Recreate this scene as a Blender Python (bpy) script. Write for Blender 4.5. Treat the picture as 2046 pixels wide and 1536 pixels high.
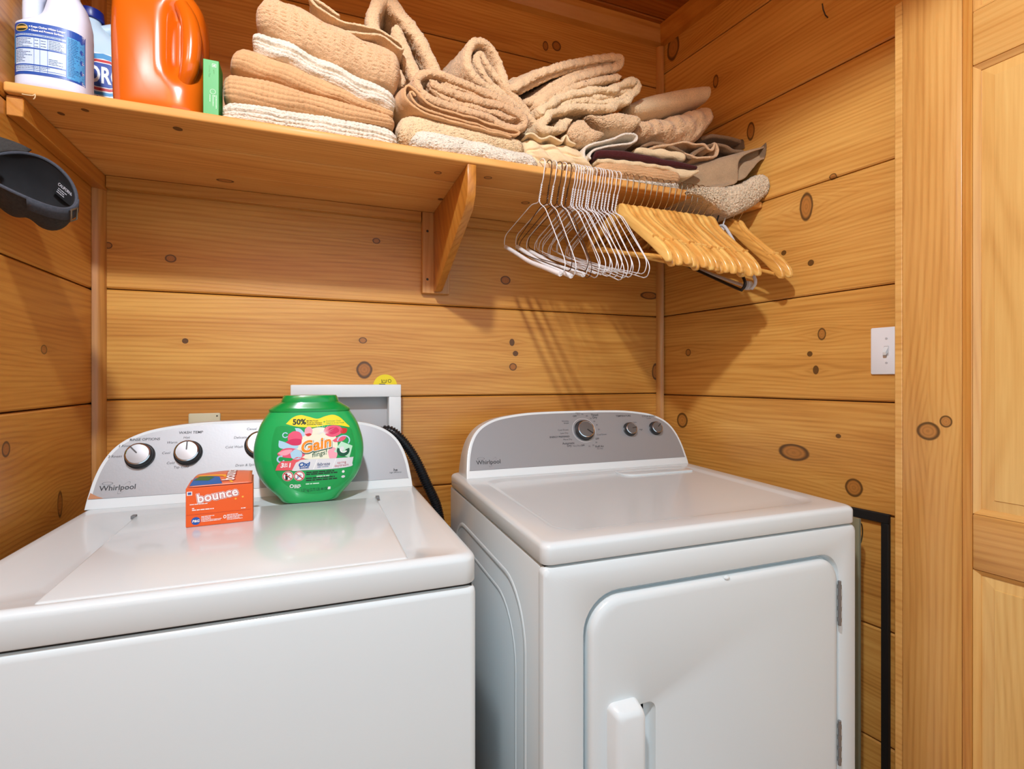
import bpy, bmesh, math, random
import numpy as np
from mathutils import Vector, Matrix

for o in list(bpy.data.objects):
    bpy.data.objects.remove(o, do_unlink=True)
SC = bpy.context.scene
COL = SC.collection

# ------------------------------------------------------------------ camera
TH = math.radians(20.7)
FPX, CX, CY, CH = 1025.0, 1023.0, 757.0, 1.19
cam_d = bpy.data.cameras.new('camera')
cam_d.sensor_width = 36.0
cam_d.lens = FPX / 2046.0 * 36.0
cam_d.shift_y = -11.0 / 2046.0
cam_d.clip_start = 0.02
cam = bpy.data.objects.new('camera', cam_d)
cam.location = (0, 0, CH)
cam.rotation_euler = (math.radians(90), 0, -TH)
COL.objects.link(cam)
SC.camera = cam

# ------------------------------------------------------------------ world, lamp, exposure
wd = bpy.data.worlds.new('room_beyond')
wd.use_nodes = True
wd.node_tree.nodes['Background'].inputs[0].default_value = (0.75, 0.94, 1.06, 1)
wd.node_tree.nodes['Background'].inputs[1].default_value = 1.26
SC.world = wd
LAMP = (-0.20, -0.02, 2.455)
sp = bpy.data.lights.new('downlight_bulb', 'SPOT')
sp.energy = 102
sp.color = (0.90, 1.0, 1.075)
sp.spot_size = math.radians(152)
sp.spot_blend = 0.08
sp.shadow_soft_size = 0.045
lo = bpy.data.objects.new('downlight_bulb', sp)
lo.location = LAMP
COL.objects.link(lo)
vs = SC.view_settings
vs.view_transform = 'Standard'
vs.look = 'None'
vs.exposure = 0.0
vs.gamma = 1.0
vs.use_curve_mapping = False

# ------------------------------------------------------------------ geometry helpers
FW = np.array([math.sin(TH), math.cos(TH), 0.0])
RT = np.array([math.cos(TH), -math.sin(TH), 0.0])
UPV = np.array([0, 0, 1.0])
C0 = np.array([0, 0, CH])

def on_plane(x, y, P, n):
    r = FW + (x - CX) / FPX * RT + (CY - y) / FPX * UPV
    n = np.asarray(n, float); P = np.asarray(P, float)
    t = (n @ (P - C0)) / (n @ r)
    return C0 + t * r

def at(x, y, Y):          # point of the photograph at a chosen true depth Y
    return on_plane(x, y, (0, Y, 0), (0, 1, 0))

def onz(x, y, Z):
    return on_plane(x, y, (0, 0, Z), (0, 0, 1))

def link(o):
    COL.objects.link(o); return o

def mk(name, verts, faces, mat, parent=None, smooth=True, ang=38):
    me = bpy.data.meshes.new(name)
    me.from_pydata([tuple(map(float, v)) for v in verts], [], [tuple(map(int, f)) for f in faces])
    me.update()
    if smooth:
        me.polygons.foreach_set('use_smooth', [True] * len(me.polygons))
        me.set_sharp_from_angle(angle=math.radians(ang))
    o = bpy.data.objects.new(name, me)
    if mat: me.materials.append(mat)
    link(o)
    if parent: adopt(o, parent)
    return o

def mkbm(name, bm, mat, parent=None, smooth=True, ang=38):
    bmesh.ops.recalc_face_normals(bm, faces=bm.faces)
    me = bpy.data.meshes.new(name)
    bm.to_mesh(me); bm.free()
    if smooth:
        me.polygons.foreach_set('use_smooth', [True] * len(me.polygons))
        me.set_sharp_from_angle(angle=math.radians(ang))
    o = bpy.data.objects.new(name, me)
    if mat: me.materials.append(mat)
    link(o)
    if parent: adopt(o, parent)
    return o

def world_of(o):
    m = Matrix.LocRotScale(o.location, o.rotation_euler, o.scale)
    if o.parent: m = world_of(o.parent) @ o.matrix_parent_inverse @ m
    return m

def adopt(o, parent):      # child built in world coordinates
    o.parent = parent
    o.matrix_parent_inverse = world_of(parent).inverted()

def tag(o, label=None, cat=None, group=None, kind=None):
    if label: o['label'] = label
    if cat: o['category'] = cat
    if group: o['group'] = group
    if kind: o['kind'] = kind
    return o

def thing(name, label, cat, loc=(0, 0, 0), group=None):
    o = bpy.data.objects.new(name, None)
    o.empty_display_size = 0.05
    o.location = loc
    link(o)
    return tag(o, label, cat, group)

def rebase(o):             # move a single-mesh thing's origin to its base centre
    n = len(o.data.vertices)
    co = np.empty(n * 3); o.data.vertices.foreach_get('co', co); co = co.reshape(-1, 3)
    b = np.array([(co[:, 0].min() + co[:, 0].max()) / 2, (co[:, 1].min() + co[:, 1].max()) / 2, co[:, 2].min()])
    o.data.vertices.foreach_set('co', (co - b).ravel()); o.data.update()
    o.location = b
    return o

def copy_tree(o, parent=None):
    c = o.copy(); link(c)
    for k in ('label', 'category', 'group'):
        if parent is None and k in o.keys(): c[k] = o[k]
    c.parent = parent
    if parent is not None: c.matrix_parent_inverse = o.matrix_parent_inverse.copy()
    for ch in list(o.children): copy_tree(ch, c)
    return c

def bm_box(x0, x1, y0, y1, z0, z1, bev=0.0, seg=2):
    bm = bmesh.new()
    bmesh.ops.create_cube(bm, size=1)
    for v in bm.verts:
        v.co = Vector((x0 + (v.co.x + .5) * (x1 - x0), y0 + (v.co.y + .5) * (y1 - y0), z0 + (v.co.z + .5) * (z1 - z0)))
    if bev > 0:
        bmesh.ops.bevel(bm, geom=list(bm.edges), offset=bev, segments=seg, affect='EDGES', profile=0.5)
    return bm

def box(name, x0, x1, y0, y1, z0, z1, mat, parent=None, bev=0.0, seg=2):
    return mkbm(name, bm_box(x0, x1, y0, y1, z0, z1, bev, seg), mat, parent)

def bm_prism(poly, h, to3, bev=0.0, seg=2):
    """poly: 2-D outline, extruded from 0 to h; to3(u,v,w)->xyz"""
    bm = bmesh.new()
    a = [bm.verts.new(to3(u, v, 0)) for u, v in poly]
    b = [bm.verts.new(to3(u, v, h)) for u, v in poly]
    n = len(poly)
    bm.faces.new(a); bm.faces.new(list(reversed(b)))
    for i in range(n):
        bm.faces.new((a[i], b[i], b[(i + 1) % n], a[(i + 1) % n]))
    bmesh.ops.recalc_face_normals(bm, faces=bm.faces)
    if bev > 0:
        ed = [e for e in bm.edges if e.is_manifold and e.calc_face_angle(0) > 0.6]
        bmesh.ops.bevel(bm, geom=ed, offset=bev, segments=seg, affect='EDGES', profile=0.5, clamp_overlap=True)
    return bm

def prism(name, poly, h, to3, mat, parent=None, bev=0.0, seg=2, ang=38):
    return mkbm(name, bm_prism(poly, h, to3, bev, seg), mat, parent, ang=ang)

def rrect(x0, x1, y0, y1, r, n=6):
    pts = []
    rs = r if isinstance(r, (list, tuple)) else [r] * 4      # order: br, tr, tl, bl
    for (cx, cy, a0), rr in zip([(x1, y0, -90), (x1, y1, 0), (x0, y1, 90), (x0, y0, 180)], rs):
        ccx = cx + (-rr if cx == x1 else rr); ccy = cy + (-rr if cy == y1 else rr)
        for k in range(n + 1):
            a = math.radians(a0 + 90 * k / n)
            pts.append((ccx + rr * math.cos(a), ccy + rr * math.sin(a)))
    return pts

def catmull(pts, step):
    P = np.asarray(pts, float)
    Q = np.vstack([2 * P[0] - P[1], P, 2 * P[-1] - P[-2]])
    out = []
    for i in range(1, len(Q) - 2):
        p0, p1, p2, p3 = Q[i - 1:i + 3]
        for t in np.linspace(0, 1, 14, endpoint=False):
            out.append(.5 * ((2 * p1) + (-p0 + p2) * t + (2 * p0 - 5 * p1 + 4 * p2 - p3) * t * t + (-p0 + 3 * p1 - 3 * p2 + p3) * t ** 3))
    out.append(P[-1]); out = np.array(out)
    d = np.r_[0, np.cumsum(np.linalg.norm(np.diff(out, axis=0), axis=1))]
    n = max(3, int(d[-1] / step) + 1)
    s = np.linspace(0, d[-1], n)
    return np.stack([np.interp(s, d, out[:, k]) for k in range(P.shape[1])], 1)

def tube_data(pts, r, sides=8, caps=True):
    P = np.asarray(pts, float); n = len(P)
    rr = np.full(n, r) if np.isscalar(r) else np.asarray(r, float)
    T = np.gradient(P, axis=0); T /= np.linalg.norm(T, axis=1)[:, None] + 1e-12
    ref = np.array([0, 0, 1.0]) if abs(T[0][2]) < .9 else np.array([1.0, 0, 0])
    N = np.cross(T[0], ref); N /= np.linalg.norm(N)
    V, F = [], []
    for i in range(n):
        N = N - T[i] * (N @ T[i]); N /= np.linalg.norm(N) + 1e-12
        B = np.cross(T[i], N)
        for k in range(sides):
            a = 2 * math.pi * k / sides
            V.append(P[i] + rr[i] * (math.cos(a) * N + math.sin(a) * B))
    for i in range(n - 1):
        for k in range(sides):
            k2 = (k + 1) % sides
            F.append((i * sides + k, i * sides + k2, (i + 1) * sides + k2, (i + 1) * sides + k))
    if caps:
        F.append(tuple(range(sides - 1, -1, -1))); F.append(tuple((n - 1) * sides + k for k in range(sides)))
    return V, F

def tube(name, pts, r, mat, parent=None, sides=8):
    V, F = tube_data(pts, r, sides)
    return mk(name, V, F, mat, parent, ang=60)

def merge(*datas):
    V, F = [], []
    for v, f in datas:
        o = len(V); V += list(v); F += [tuple(i + o for i in t) for t in f]
    return V, F

def loft_data(rings, cap=True):
    n = len(rings[0]); V = [p for r in rings for p in r]; F = []
    for i in range(len(rings) - 1):
        for k in range(n):
            k2 = (k + 1) % n
            F.append((i * n + k, i * n + k2, (i + 1) * n + k2, (i + 1) * n + k))
    if cap:
        F.append(tuple(range(n - 1, -1, -1))); F.append(tuple((len(rings) - 1) * n + k for k in range(n)))
    return V, F

def sring(cx, cy, z, a, b, e=2.5, n=48, rot=0.0):
    out = []
    for k in range(n):
        t = 2 * math.pi * k / n; c, s = math.cos(t), math.sin(t)
        x = a * math.copysign(abs(c) ** (2 / e), c); y = b * math.copysign(abs(s) ** (2 / e), s)
        out.append((cx + x * math.cos(rot) - y * math.sin(rot), cy + x * math.sin(rot) + y * math.cos(rot), z))
    return out

def smooth_rows(rows, n):
    """rows of numbers keyed by first column, resampled smoothly"""
    R = np.asarray(rows, float)
    return catmull(R, np.sum(np.linalg.norm(np.diff(R, axis=0), axis=1)) / n)

# ------------------------------------------------------------------ lettering helpers
_fc = bpy.data.curves.new('lettering_source', 'FONT')
_fo = bpy.data.objects.new('lettering_source', _fc)
def text2(s, size, bold=0.0, shear=0.0, align='CENTER', sx=1.0, space=1.0, res=3):
    """flat glyph mesh: (verts2, faces), centred vertically on the x-height band"""
    link(_fo)
    _fc.body = s; _fc.size = size; _fc.offset = bold * size; _fc.shear = shear
    _fc.align_x = align; _fc.resolution_u = res; _fc.space_character = space
    bpy.context.view_layer.update()
    dg = bpy.context.evaluated_depsgraph_get()
    me = bpy.data.meshes.new_from_object(_fo.evaluated_get(dg))
    V = [(v.co.x * sx, v.co.y - .34 * size) for v in me.vertices]
    F = [tuple(p.vertices) for p in me.polygons]
    bpy.data.meshes.remove(me)
    COL.objects.unlink(_fo)
    return V, F

def poly2(pts): return list(pts), [tuple(range(len(pts)))]
def disc2(cx, cy, r, n=28, ry=None):
    return poly2([(cx + r * math.cos(2 * math.pi * k / n), cy + (ry or r) * math.sin(2 * math.pi * k / n)) for k in range(n)])
def ring2(cx, cy, r0, r1, n=32, ky=1.0, rot=0.0, a0=0.0, a1=360.0):
    V, F = [], []
    full = abs(a1 - a0) >= 360
    m = n if full else n + 1
    for k in range(m):
        a = math.radians(a0 + (a1 - a0) * k / n)
        for r in (r0, r1):
            x, y = r * math.cos(a), r * math.sin(a) * ky
            V.append((cx + x * math.cos(rot) - y * math.sin(rot), cy + x * math.sin(rot) + y * math.cos(rot)))
    for k in range(n):
        j = (k + 1) % m
        F.append((2 * k, 2 * k + 1, 2 * j + 1, 2 * j))
    return V, F
def rect2(x0, x1, y0, y1): return poly2([(x0, y0), (x1, y0), (x1, y1), (x0, y1)])
def moved2(d, dx, dy, rot=0.0, s=1.0):
    c, n = math.cos(rot), math.sin(rot)
    return [(dx + s * (x * c - y * n), dy + s * (x * n + y * c)) for x, y in d[0]], d[1]
def bars2(x0, x1, y1, rows, pitch, h, seed=0, fill=.97):
    """rows of tiny unreadable print"""
    r = random.Random(seed); ds = []
    for i in range(rows):
        x = x0; y = y1 - i * pitch; end = x1 - (x1 - x0) * r.random() * (1 - fill) * 6
        while x < end - h:
            w = min(h * r.uniform(1.2, 5.5), end - x)
            ds.append(rect2(x, x + w, y - h, y)); x += w + h * .55
    return merge(*ds) if ds else ([], [])

def decal(name, data, mapper, mat, parent, maxlen=None):
    V, F = data
    bm = bmesh.new()
    vs_ = [bm.verts.new((x, y, 0)) for x, y in V]
    for f in F:
        try: bm.faces.new([vs_[i] for i in f])
        except ValueError: pass
    if maxlen:
        bmesh.ops.triangulate(bm, faces=bm.faces)
        for _ in range(6):
            ed = [e for e in bm.edges if e.calc_length() > maxlen]
            if not ed: break
            bmesh.ops.subdivide_edges(bm, edges=ed, cuts=1)
            bmesh.ops.triangulate(bm, faces=[f for f in bm.faces if len(f.verts) > 3])
    for v in bm.verts: v.co = Vector(tuple(mapper(v.co.x, v.co.y)))
    me = bpy.data.meshes.new(name); bm.to_mesh(me); bm.free()
    me.materials.append(mat)
    o = bpy.data.objects.new(name, me); link(o)
    if parent: adopt(o, parent)
    return o

# ------------------------------------------------------------------ materials
def srgb(r, g, b):
    return tuple(((c / 255) / 12.92 if c / 255 <= .04045 else ((c / 255 + .055) / 1.055) ** 2.4) for c in (r, g, b)) + (1,)

class NT:
    def __init__(s, name):
        s.m = bpy.data.materials.new(name); s.m.use_nodes = True
        s.t = s.m.node_tree; s.b = s.t.nodes['Principled BSDF']
    def n(s, typ, **kw):
        x = s.t.nodes.new(typ)
        for k, v in kw.items(): setattr(x, k, v)
        return x
    def put(s, sock, v):
        if hasattr(v, 'is_linked') or hasattr(v, 'links'): s.t.links.new(v, sock)
        else: sock.default_value = v
    def math(s, op, a, b=0.0, c=0.0):
        x = s.n('ShaderNodeMath', operation=op)
        s.put(x.inputs[0], a); s.put(x.inputs[1], b)
        if op in ('MULTIPLY_ADD', 'SMOOTH_MIN'): s.put(x.inputs[2], c)
        return x.outputs[0]
    def vmath(s, op, a, b):
        x = s.n('ShaderNodeVectorMath', operation=op)
        s.put(x.inputs[0], a); s.put(x.inputs[1], b)
        return x.outputs['Value'] if op in ('DOT_PRODUCT', 'LENGTH') else x.outputs[0]
    def noise(s, vec, scale, detail=2.0, rough=.5):
        x = s.n('ShaderNodeTexNoise'); s.put(x.inputs['Vector'], vec)
        x.inputs['Scale'].default_value = scale; x.inputs['Detail'].default_value = detail; x.inputs['Roughness'].default_value = rough
        return x.outputs['Fac']
    def ramp(s, fac, stops):
        x = s.n('ShaderNodeValToRGB'); s.put(x.inputs[0], fac)
        el = x.color_ramp.elements
        while len(el) < len(stops): el.new(.5)
        for e, (p, c) in zip(el, stops): e.position = p; e.color = c
        return x.outputs[0]
    def mix(s, fac, a, b, typ='MIX'):
        x = s.n('ShaderNodeMix', data_type='RGBA', blend_type=typ)
        s.put(x.inputs[0], fac); s.put(x.inputs[6], a); s.put(x.inputs[7], b)
        return x.outputs[2]
    def maprange(s, v, a, b, c, d, smooth=True):
        x = s.n('ShaderNodeMapRange', interpolation_type='SMOOTHSTEP' if smooth else 'LINEAR')
        for k, q in zip(range(5), (v, a, b, c, d)): s.put(x.inputs[k], q)
        return x.outputs[0]
    def bump(s, h, dist, strength=1.0):
        x = s.n('ShaderNodeBump'); s.put(x.inputs['Height'], h)
        x.inputs['Distance'].default_value = dist; x.inputs['Strength'].default_value = strength
        s.t.links.new(x.outputs[0], s.b.inputs['Normal'])

def plain(name, col, rough=.5, metal=0.0, coat=0.0, spec=.5, bump=None, var=0.0, trans=0.0, sheen=0.0, sss=0.0):
    k = NT(name); b = k.b
    col = srgb(*col) if max(col) > 1.01 else tuple(col) + (1,)
    b.inputs['Base Color'].default_value = col
    b.inputs['Roughness'].default_value = rough
    b.inputs['Metallic'].default_value = metal
    b.inputs['Coat Weight'].default_value = coat
    b.inputs['Coat Roughness'].default_value = .08
    b.inputs['Specular IOR Level'].default_value = spec
    b.inputs['Transmission Weight'].default_value = trans
    b.inputs['Sheen Weight'].default_value = sheen
    b.inputs['Subsurface Weight'].default_value = sss
    if sss: b.inputs['Subsurface Radius'].default_value = (.006, .005, .004)
    tc = k.n('ShaderNodeTexCoord').outputs['Object']
    nz = k.noise(tc, bump[0] if bump else 35.0, 3)
    if var:
        lo_ = tuple(c * (1 - var) for c in col[:3]) + (1,); hi = tuple(min(1, c * (1 + var)) for c in col[:3]) + (1,)
        k.put(b.inputs['Base Color'], k.ramp(nz, [(.3, lo_), (.7, hi)]))
    if bump: k.bump(nz, bump[1], bump[2] if len(bump) > 2 else 1.0)
    return k.m

def wood(name, u, v, light, mid, dark, knots=(), rings=78.0, rough=.42, coat=.25, wob=1.0, fib=1.0, rnd=7.0, tone=.16):
    light, mid, dark = [(c[0] * .955, c[1] * .925, c[2] * .58, 1) for c in (light, mid, dark)]
    """knotty pine: growth rings run along u, bend round the knots (ku, kv, ra, rb) given in metres"""
    k = NT(name); b = k.b
    pos = k.n('ShaderNodeNewGeometry').outputs['Position']
    U = k.vmath('DOT_PRODUCT', pos, tuple(u)); V = k.vmath('DOT_PRODUCT', pos, tuple(v))
    W3 = np.cross(np.asarray(u, float), np.asarray(v, float))
    Wd = k.vmath('DOT_PRODUCT', pos, tuple(W3))
    rn = k.math('MULTIPLY', k.n('ShaderNodeObjectInfo').outputs['Random'], rnd)
    def comb(a, b_, c):
        x = k.n('ShaderNodeCombineXYZ'); k.put(x.inputs[0], a); k.put(x.inputs[1], b_); k.put(x.inputs[2], c); return x.outputs[0]
    c1 = comb(k.math('MULTIPLY', U, .55), k.math('MULTIPLY', V, 4.2), k.math('ADD', rn, k.math('MULTIPLY', Wd, 3.0)))
    n1 = k.noise(c1, 1.0, 2, .45)
    c2 = comb(k.math('MULTIPLY', U, 5.0), k.math('MULTIPLY', V, 150.0), k.math('ADD', rn, k.math('MULTIPLY', Wd, 60.0)))
    n2 = k.noise(c2, 1.0, 3, .6)
    c3 = comb(k.math('MULTIPLY', U, 2.0), k.math('MULTIPLY', V, 14.0), k.math('MULTIPLY', rn, 1.7))
    n3 = k.noise(c3, 1.0, 2, .55)
    phase = k.math('ADD', k.math('MULTIPLY', V, rings), k.math('MULTIPLY', n1, 15.0 * wob))
    core = None; rim = None; halo = None
    for i, (ku, kv, ra, rb) in enumerate(knots):
        du = k.math('DIVIDE', k.math('SUBTRACT', U, ku), ra); dv = k.math('DIVIDE', k.math('SUBTRACT', V, kv), rb)
        d = k.math('SQRT', k.math('ADD', k.math('MULTIPLY', du, du), k.math('MULTIPLY', dv, dv)))
        d = k.math('ADD', d, k.math('MULTIPLY', k.math('SUBTRACT', n3, .5), .55))
        far = k.math('SQRT', k.math('ADD', k.math('MULTIPLY', k.math('MULTIPLY', du, du), .22), k.math('MULTIPLY', dv, dv)))
        infl = k.math('EXPONENT', k.math('MULTIPLY', far, -.42))
        phase = k.math('ADD', phase, k.math('MULTIPLY', infl, k.math('MULTIPLY', k.math('SIGN', dv), -rb * rings * 1.7)))
        cm = k.maprange(d, .95, 1.12, 1.0, 0.0)
        rg_ = k.math('MULTIPLY_ADD', k.math('SINE', k.math('MULTIPLY', d, 16.0)), .16, .16)
        rm = k.math('MULTIPLY', k.math('MAXIMUM', k.maprange(d, .62, .90, .95 if ra < .009 else .10, 1.0), rg_), cm)
        hm = k.math('EXPONENT', k.math('MULTIPLY', far, -1.0))
        core = cm if core is None else k.math('MAXIMUM', core, cm)
        rim = rm if rim is None else k.math('MAXIMUM', rim, rm)
        halo = hm if halo is None else k.math('MAXIMUM', halo, hm)
    s = k.math('SINE', k.math('MULTIPLY', phase, 6.2832 / 1.0))
    s = k.math('MULTIPLY_ADD', s, .5, .5)
    s = k.math('POWER', s, 2.2)
    g = k.math('ADD', k.math('MULTIPLY', s, .17), k.math('MULTIPLY', k.math('SUBTRACT', n2, .5), .62 * fib))
    g = k.math('ADD', g, k.math('MULTIPLY', n3, .75))
    g = k.math('ADD', g, k.math('MULTIPLY', k.math('SUBTRACT', k.math('DIVIDE', rn, rnd), .5), tone))
    colr = k.ramp(g, [(.12, light), (.52, mid), (1.0, dark)])
    if knots:
        kd = tuple(c * .10 for c in mid[:3]) + (1,); kc = (mid[0] * .80, mid[1] * .68, mid[2] * .62, 1)
        colr = k.mix(k.math('MULTIPLY', halo, .40), colr, tuple(c * .72 for c in mid[:3]) + (1,))
        colr = k.mix(core, colr, kc)
        colr = k.mix(k.math('MULTIPLY', rim, .88), colr, kd)
    k.put(b.inputs['Base Color'], colr)
    b.inputs['Roughness'].default_value = rough
    b.inputs['Coat Weight'].default_value = coat
    b.inputs['Coat Roughness'].default_value = .22
    k.bump(k.math('ADD', k.math('MULTIPLY', n2, .6), k.math('MULTIPLY', s, .3)), .0006, .5)
    return k.m

def cloth(name, col, scale=330.0, depth=.0030, mottling=.12, rough=.95, waffle=None):
    k = NT(name); b = k.b
    tc = k.n('ShaderNodeTexCoord').outputs['Object']
    n = k.noise(tc, scale, 3, .6); n2 = k.noise(tc, 28, 3)
    c = srgb(*col)
    f = k.math('ADD', k.math('MULTIPLY', n, .7), k.math('MULTIPLY', n2, .3))
    k.put(b.inputs['Base Color'], k.ramp(f, [(.25, tuple(x * (1 - mottling * 2) for x in c[:3]) + (1,)), (.62, tuple(min(1, x * (1 + mottling)) for x in c[:3]) + (1,))]))
    b.inputs['Roughness'].default_value = rough
    b.inputs['Specular IOR Level'].default_value = .15
    b.inputs['Sheen Weight'].default_value = .25
    b.inputs['Sheen Roughness'].default_value = .5
    k.bump(n, depth, 1.0)
    return k.m

# pine tones
PL, PM, PD = srgb(226, 170, 102), srgb(202, 138, 70), srgb(150, 86, 34)
WHITE_EN = plain('white_enamel', (220, 229, 232), .22, coat=.35)
WHITE_PL = plain('white_plastic', (228, 235, 238), .38)
GAP_SHADE = plain('gap_shadow', (38, 36, 34), .8)  # near-black colour stands in for the shadow under the machine decks
# ------------------------------------------------------------------ setting
D = 1.606                      # face of the rear boards
XL = -0.534                    # face of the left boards
A8 = math.radians(8.5)         # the right wall runs out of square
PRW = np.array([1.206, D, 0.0])
DRW = np.array([math.sin(A8), -math.cos(A8), 0.0])      # along the right wall, towards the camera
NRW = np.array([-math.cos(A8), -math.sin(A8), 0.0])     # into the room
ZC = 2.49

def knots_on(pxs, P, n, u, v=(0, 0, 1)):
    out = []
    for x, y, a, b in pxs:
        q = on_plane(x, y, P, n); t = (q - C0) @ FW
        ra = abs((on_plane(x + a, y, P, n) - on_plane(x - a, y, P, n)) @ np.asarray(u)) / 2
        rb = abs((on_plane(x, y + b, P, n) - on_plane(x, y - b, P, n)) @ np.asarray(v)) / 2
        out.append((float(q @ np.asarray(u)), float(q @ np.asarray(v)), max(.004, ra), max(.004, rb)))
    return out

kb = knots_on([(341, 516, 12, 8), (216, 490, 9, 7), (752, 481, 8, 6), (1010, 560, 9, 8), (1297, 590, 17, 7), (370, 681, 6, 5),
               (728, 738, 16, 17), (725, 680, 8, 6), (1023, 684, 5, 7), (1030, 706, 5, 5), (1025, 733, 7, 7), (1310, 742, 7, 16),
               (1112, 92, 8, 9), (1090, 92, 5, 9), (545, 40, 22, 9)], (0, D, 0), (0, 1, 0), (1, 0, 0))
kr = knots_on([(1611, 413, 12, 27), (1500, 262, 7, 18), (1345, 96, 12, 26), (1642, 667, 8, 12), (1618, 707, 5, 5), (1630, 739, 6, 9),
               (1375, 704, 5, 7), (1363, 840, 10, 15), (1586, 904, 30, 16), (1706, 974, 16, 17), (1430, 163, 6, 14),
               (1664, 353, 7, 6), (1620, 525, 6, 6), (1675, 871, 5, 4), (1566, 505, 5, 5), (1290, 700, 4, 4)], PRW, NRW, DRW)
kl = knots_on([(88, 698, 6, 9), (12, 897, 9, 17), (150, 405, 6, 4), (120, 1010, 5, 26)], (XL, 0, 0), (1, 0, 0), (0, 1, 0))
W_BACK = lambda a, b: wood('pine_boards_rear', (1, 0, 0), (0, 0, 1), PL, PM, PD, [k for k in kb if a - .03 < k[1] < b + .03])
W_RIGHT = lambda a, b: wood('pine_boards_right', tuple(DRW), (0, 0, 1), srgb(234, 184, 122), srgb(212, 154, 90), srgb(160, 98, 46), [k for k in kr if a - .03 < k[1] < b + .03])
W_LEFT = lambda a, b: wood('pine_boards_left', (0, 1, 0), (0, 0, 1), srgb(216, 156, 86), srgb(192, 126, 60), srgb(142, 82, 34), [k for k in kl if a - .03 < k[1] < b + .03])
W_CEIL = wood('pine_boards_ceiling', (1, 0, 0), (0, 1, 0), srgb(200, 135, 75), srgb(170, 100, 45), srgb(120, 64, 26))
W_TRIMV = wood('pine_trim_upright', (0, 0, 1), (.7, .7, 0), srgb(214, 158, 110), srgb(196, 136, 84), srgb(160, 98, 54), rings=90)
W_TRIMX = wood('pine_trim_level', (1, 0, 0), (0, .7, .7), srgb(220, 164, 98), srgb(200, 138, 72), srgb(158, 94, 42), rings=90)
W_TRIMY = wood('pine_trim_level_side', (0, 1, 0), (.7, 0, .7), srgb(212, 148, 78), srgb(190, 122, 54), srgb(150, 88, 36), rings=90)
W_BACKING = plain('backing_board', (120, 68, 30), .9, var=.2)  # plain brown backing behind the planks, visible in their gaps

rw_in = lambda s, z, w=0.0: PRW + DRW * s - NRW * w + np.array([0, 0, z])

def plank_run(parent, zs, u0, u1, to3, mat, gap=.0032, th=.018, bev=.0038):
    for z0, z1 in zip(zs[:-1], zs[1:]):
        a, b = z0 + gap / 2, z1 - gap / 2
        prof = [(0 + bev, a), (th, a), (th, b), (0 + bev, b), (0, b - bev), (0, a + bev)]     # (depth, z) with V edges
        bm = bmesh.new()
        A = [bm.verts.new(tuple(to3(u0, z, w))) for w, z in prof]
        B = [bm.verts.new(tuple(to3(u1, z, w))) for w, z in prof]
        n = len(prof)
        bm.faces.new(A); bm.faces.new(B)
        for i in range(n): bm.faces.new((A[i], A[(i + 1) % n], B[(i + 1) % n], B[i]))
        mkbm('plank', bm, mat(z0, z1) if callable(mat) else mat, parent, smooth=False)

wb = box('wall_back', XL - .05, 1.30, D + .0185, D + .05, 0, ZC, W_BACKING); tag(wb, kind='structure', label='honey pine tongue and groove rear wall')
plank_run(wb, [0, .281, .567, .852, 1.136, 1.423, 1.709, 1.995, 2.281, ZC], XL + .0005, 1.205, lambda u, z, w: (u, D + w, z), W_BACK)
wl = box('wall_left', XL - .05, XL - .0185, -.75, D + .05, 0, ZC, W_BACKING); tag(wl, kind='structure', label='amber pine board wall beside the washer')
plank_run(wl, [0, .276, .560, .845, 1.128, 1.417, 1.703, 1.990, 2.276, ZC], -.75, D - .0005, lambda u, z, w: (XL - w, u, z), W_LEFT)
wr = mkbm('wall_right', bm_prism([(-.02, 0), (2.35, 0), (2.35, ZC), (-.02, ZC)], .03, lambda u, v, w: tuple(rw_in(u, v, w + .0185))), W_BACKING, smooth=False)
tag(wr, kind='structure', label='knotty pine board wall beside the dryer')
plank_run(wr, [0, .28, .565, .851, 1.132, 1.424, 1.731, 2.029, 2.33, ZC], .0005, 2.35, lambda u, z, w: rw_in(u, z, w), W_RIGHT)

cl = box('ceiling', XL - .05, 1.62, -.75, D + .05, ZC + .0185, ZC + .05, W_BACKING); tag(cl, kind='structure', label='dark pine board ceiling')
ys = [-.75, -.45, -.165, .12, .405, .69, .975, 1.26, 1.545, D]
plank_run(cl, ys, XL + .001, 1.55, lambda u, y, w: (u, y, ZC + w), W_CEIL)
fl = box('floor', -2.5, 3.2, -3.6, D + .05, -.04, -.0005, W_BACKING); tag(fl, kind='structure', label='wood plank floor')
W_FLOOR = wood('floor_boards', (1, 0, 0), (0, 1, 0), srgb(190, 140, 92), srgb(165, 112, 66), srgb(120, 76, 40))
plank_run(fl, list(np.linspace(-.75, D, 18)), XL + .001, 1.55, lambda u, y, w: (u, y, .0 - w * .02), W_FLOOR, gap=.002, bev=.001)

hd = box('wall_front', XL - .05, 1.62, -.36, -.26, 2.03, ZC, W_BACKING); tag(hd, kind='structure', label='board header over the doorway')
plank_run(hd, [2.03, 2.26, ZC], XL + .001, 1.55, lambda u, z, w: (u, -.26 + .0185 - w, z), W_CEIL)
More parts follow.
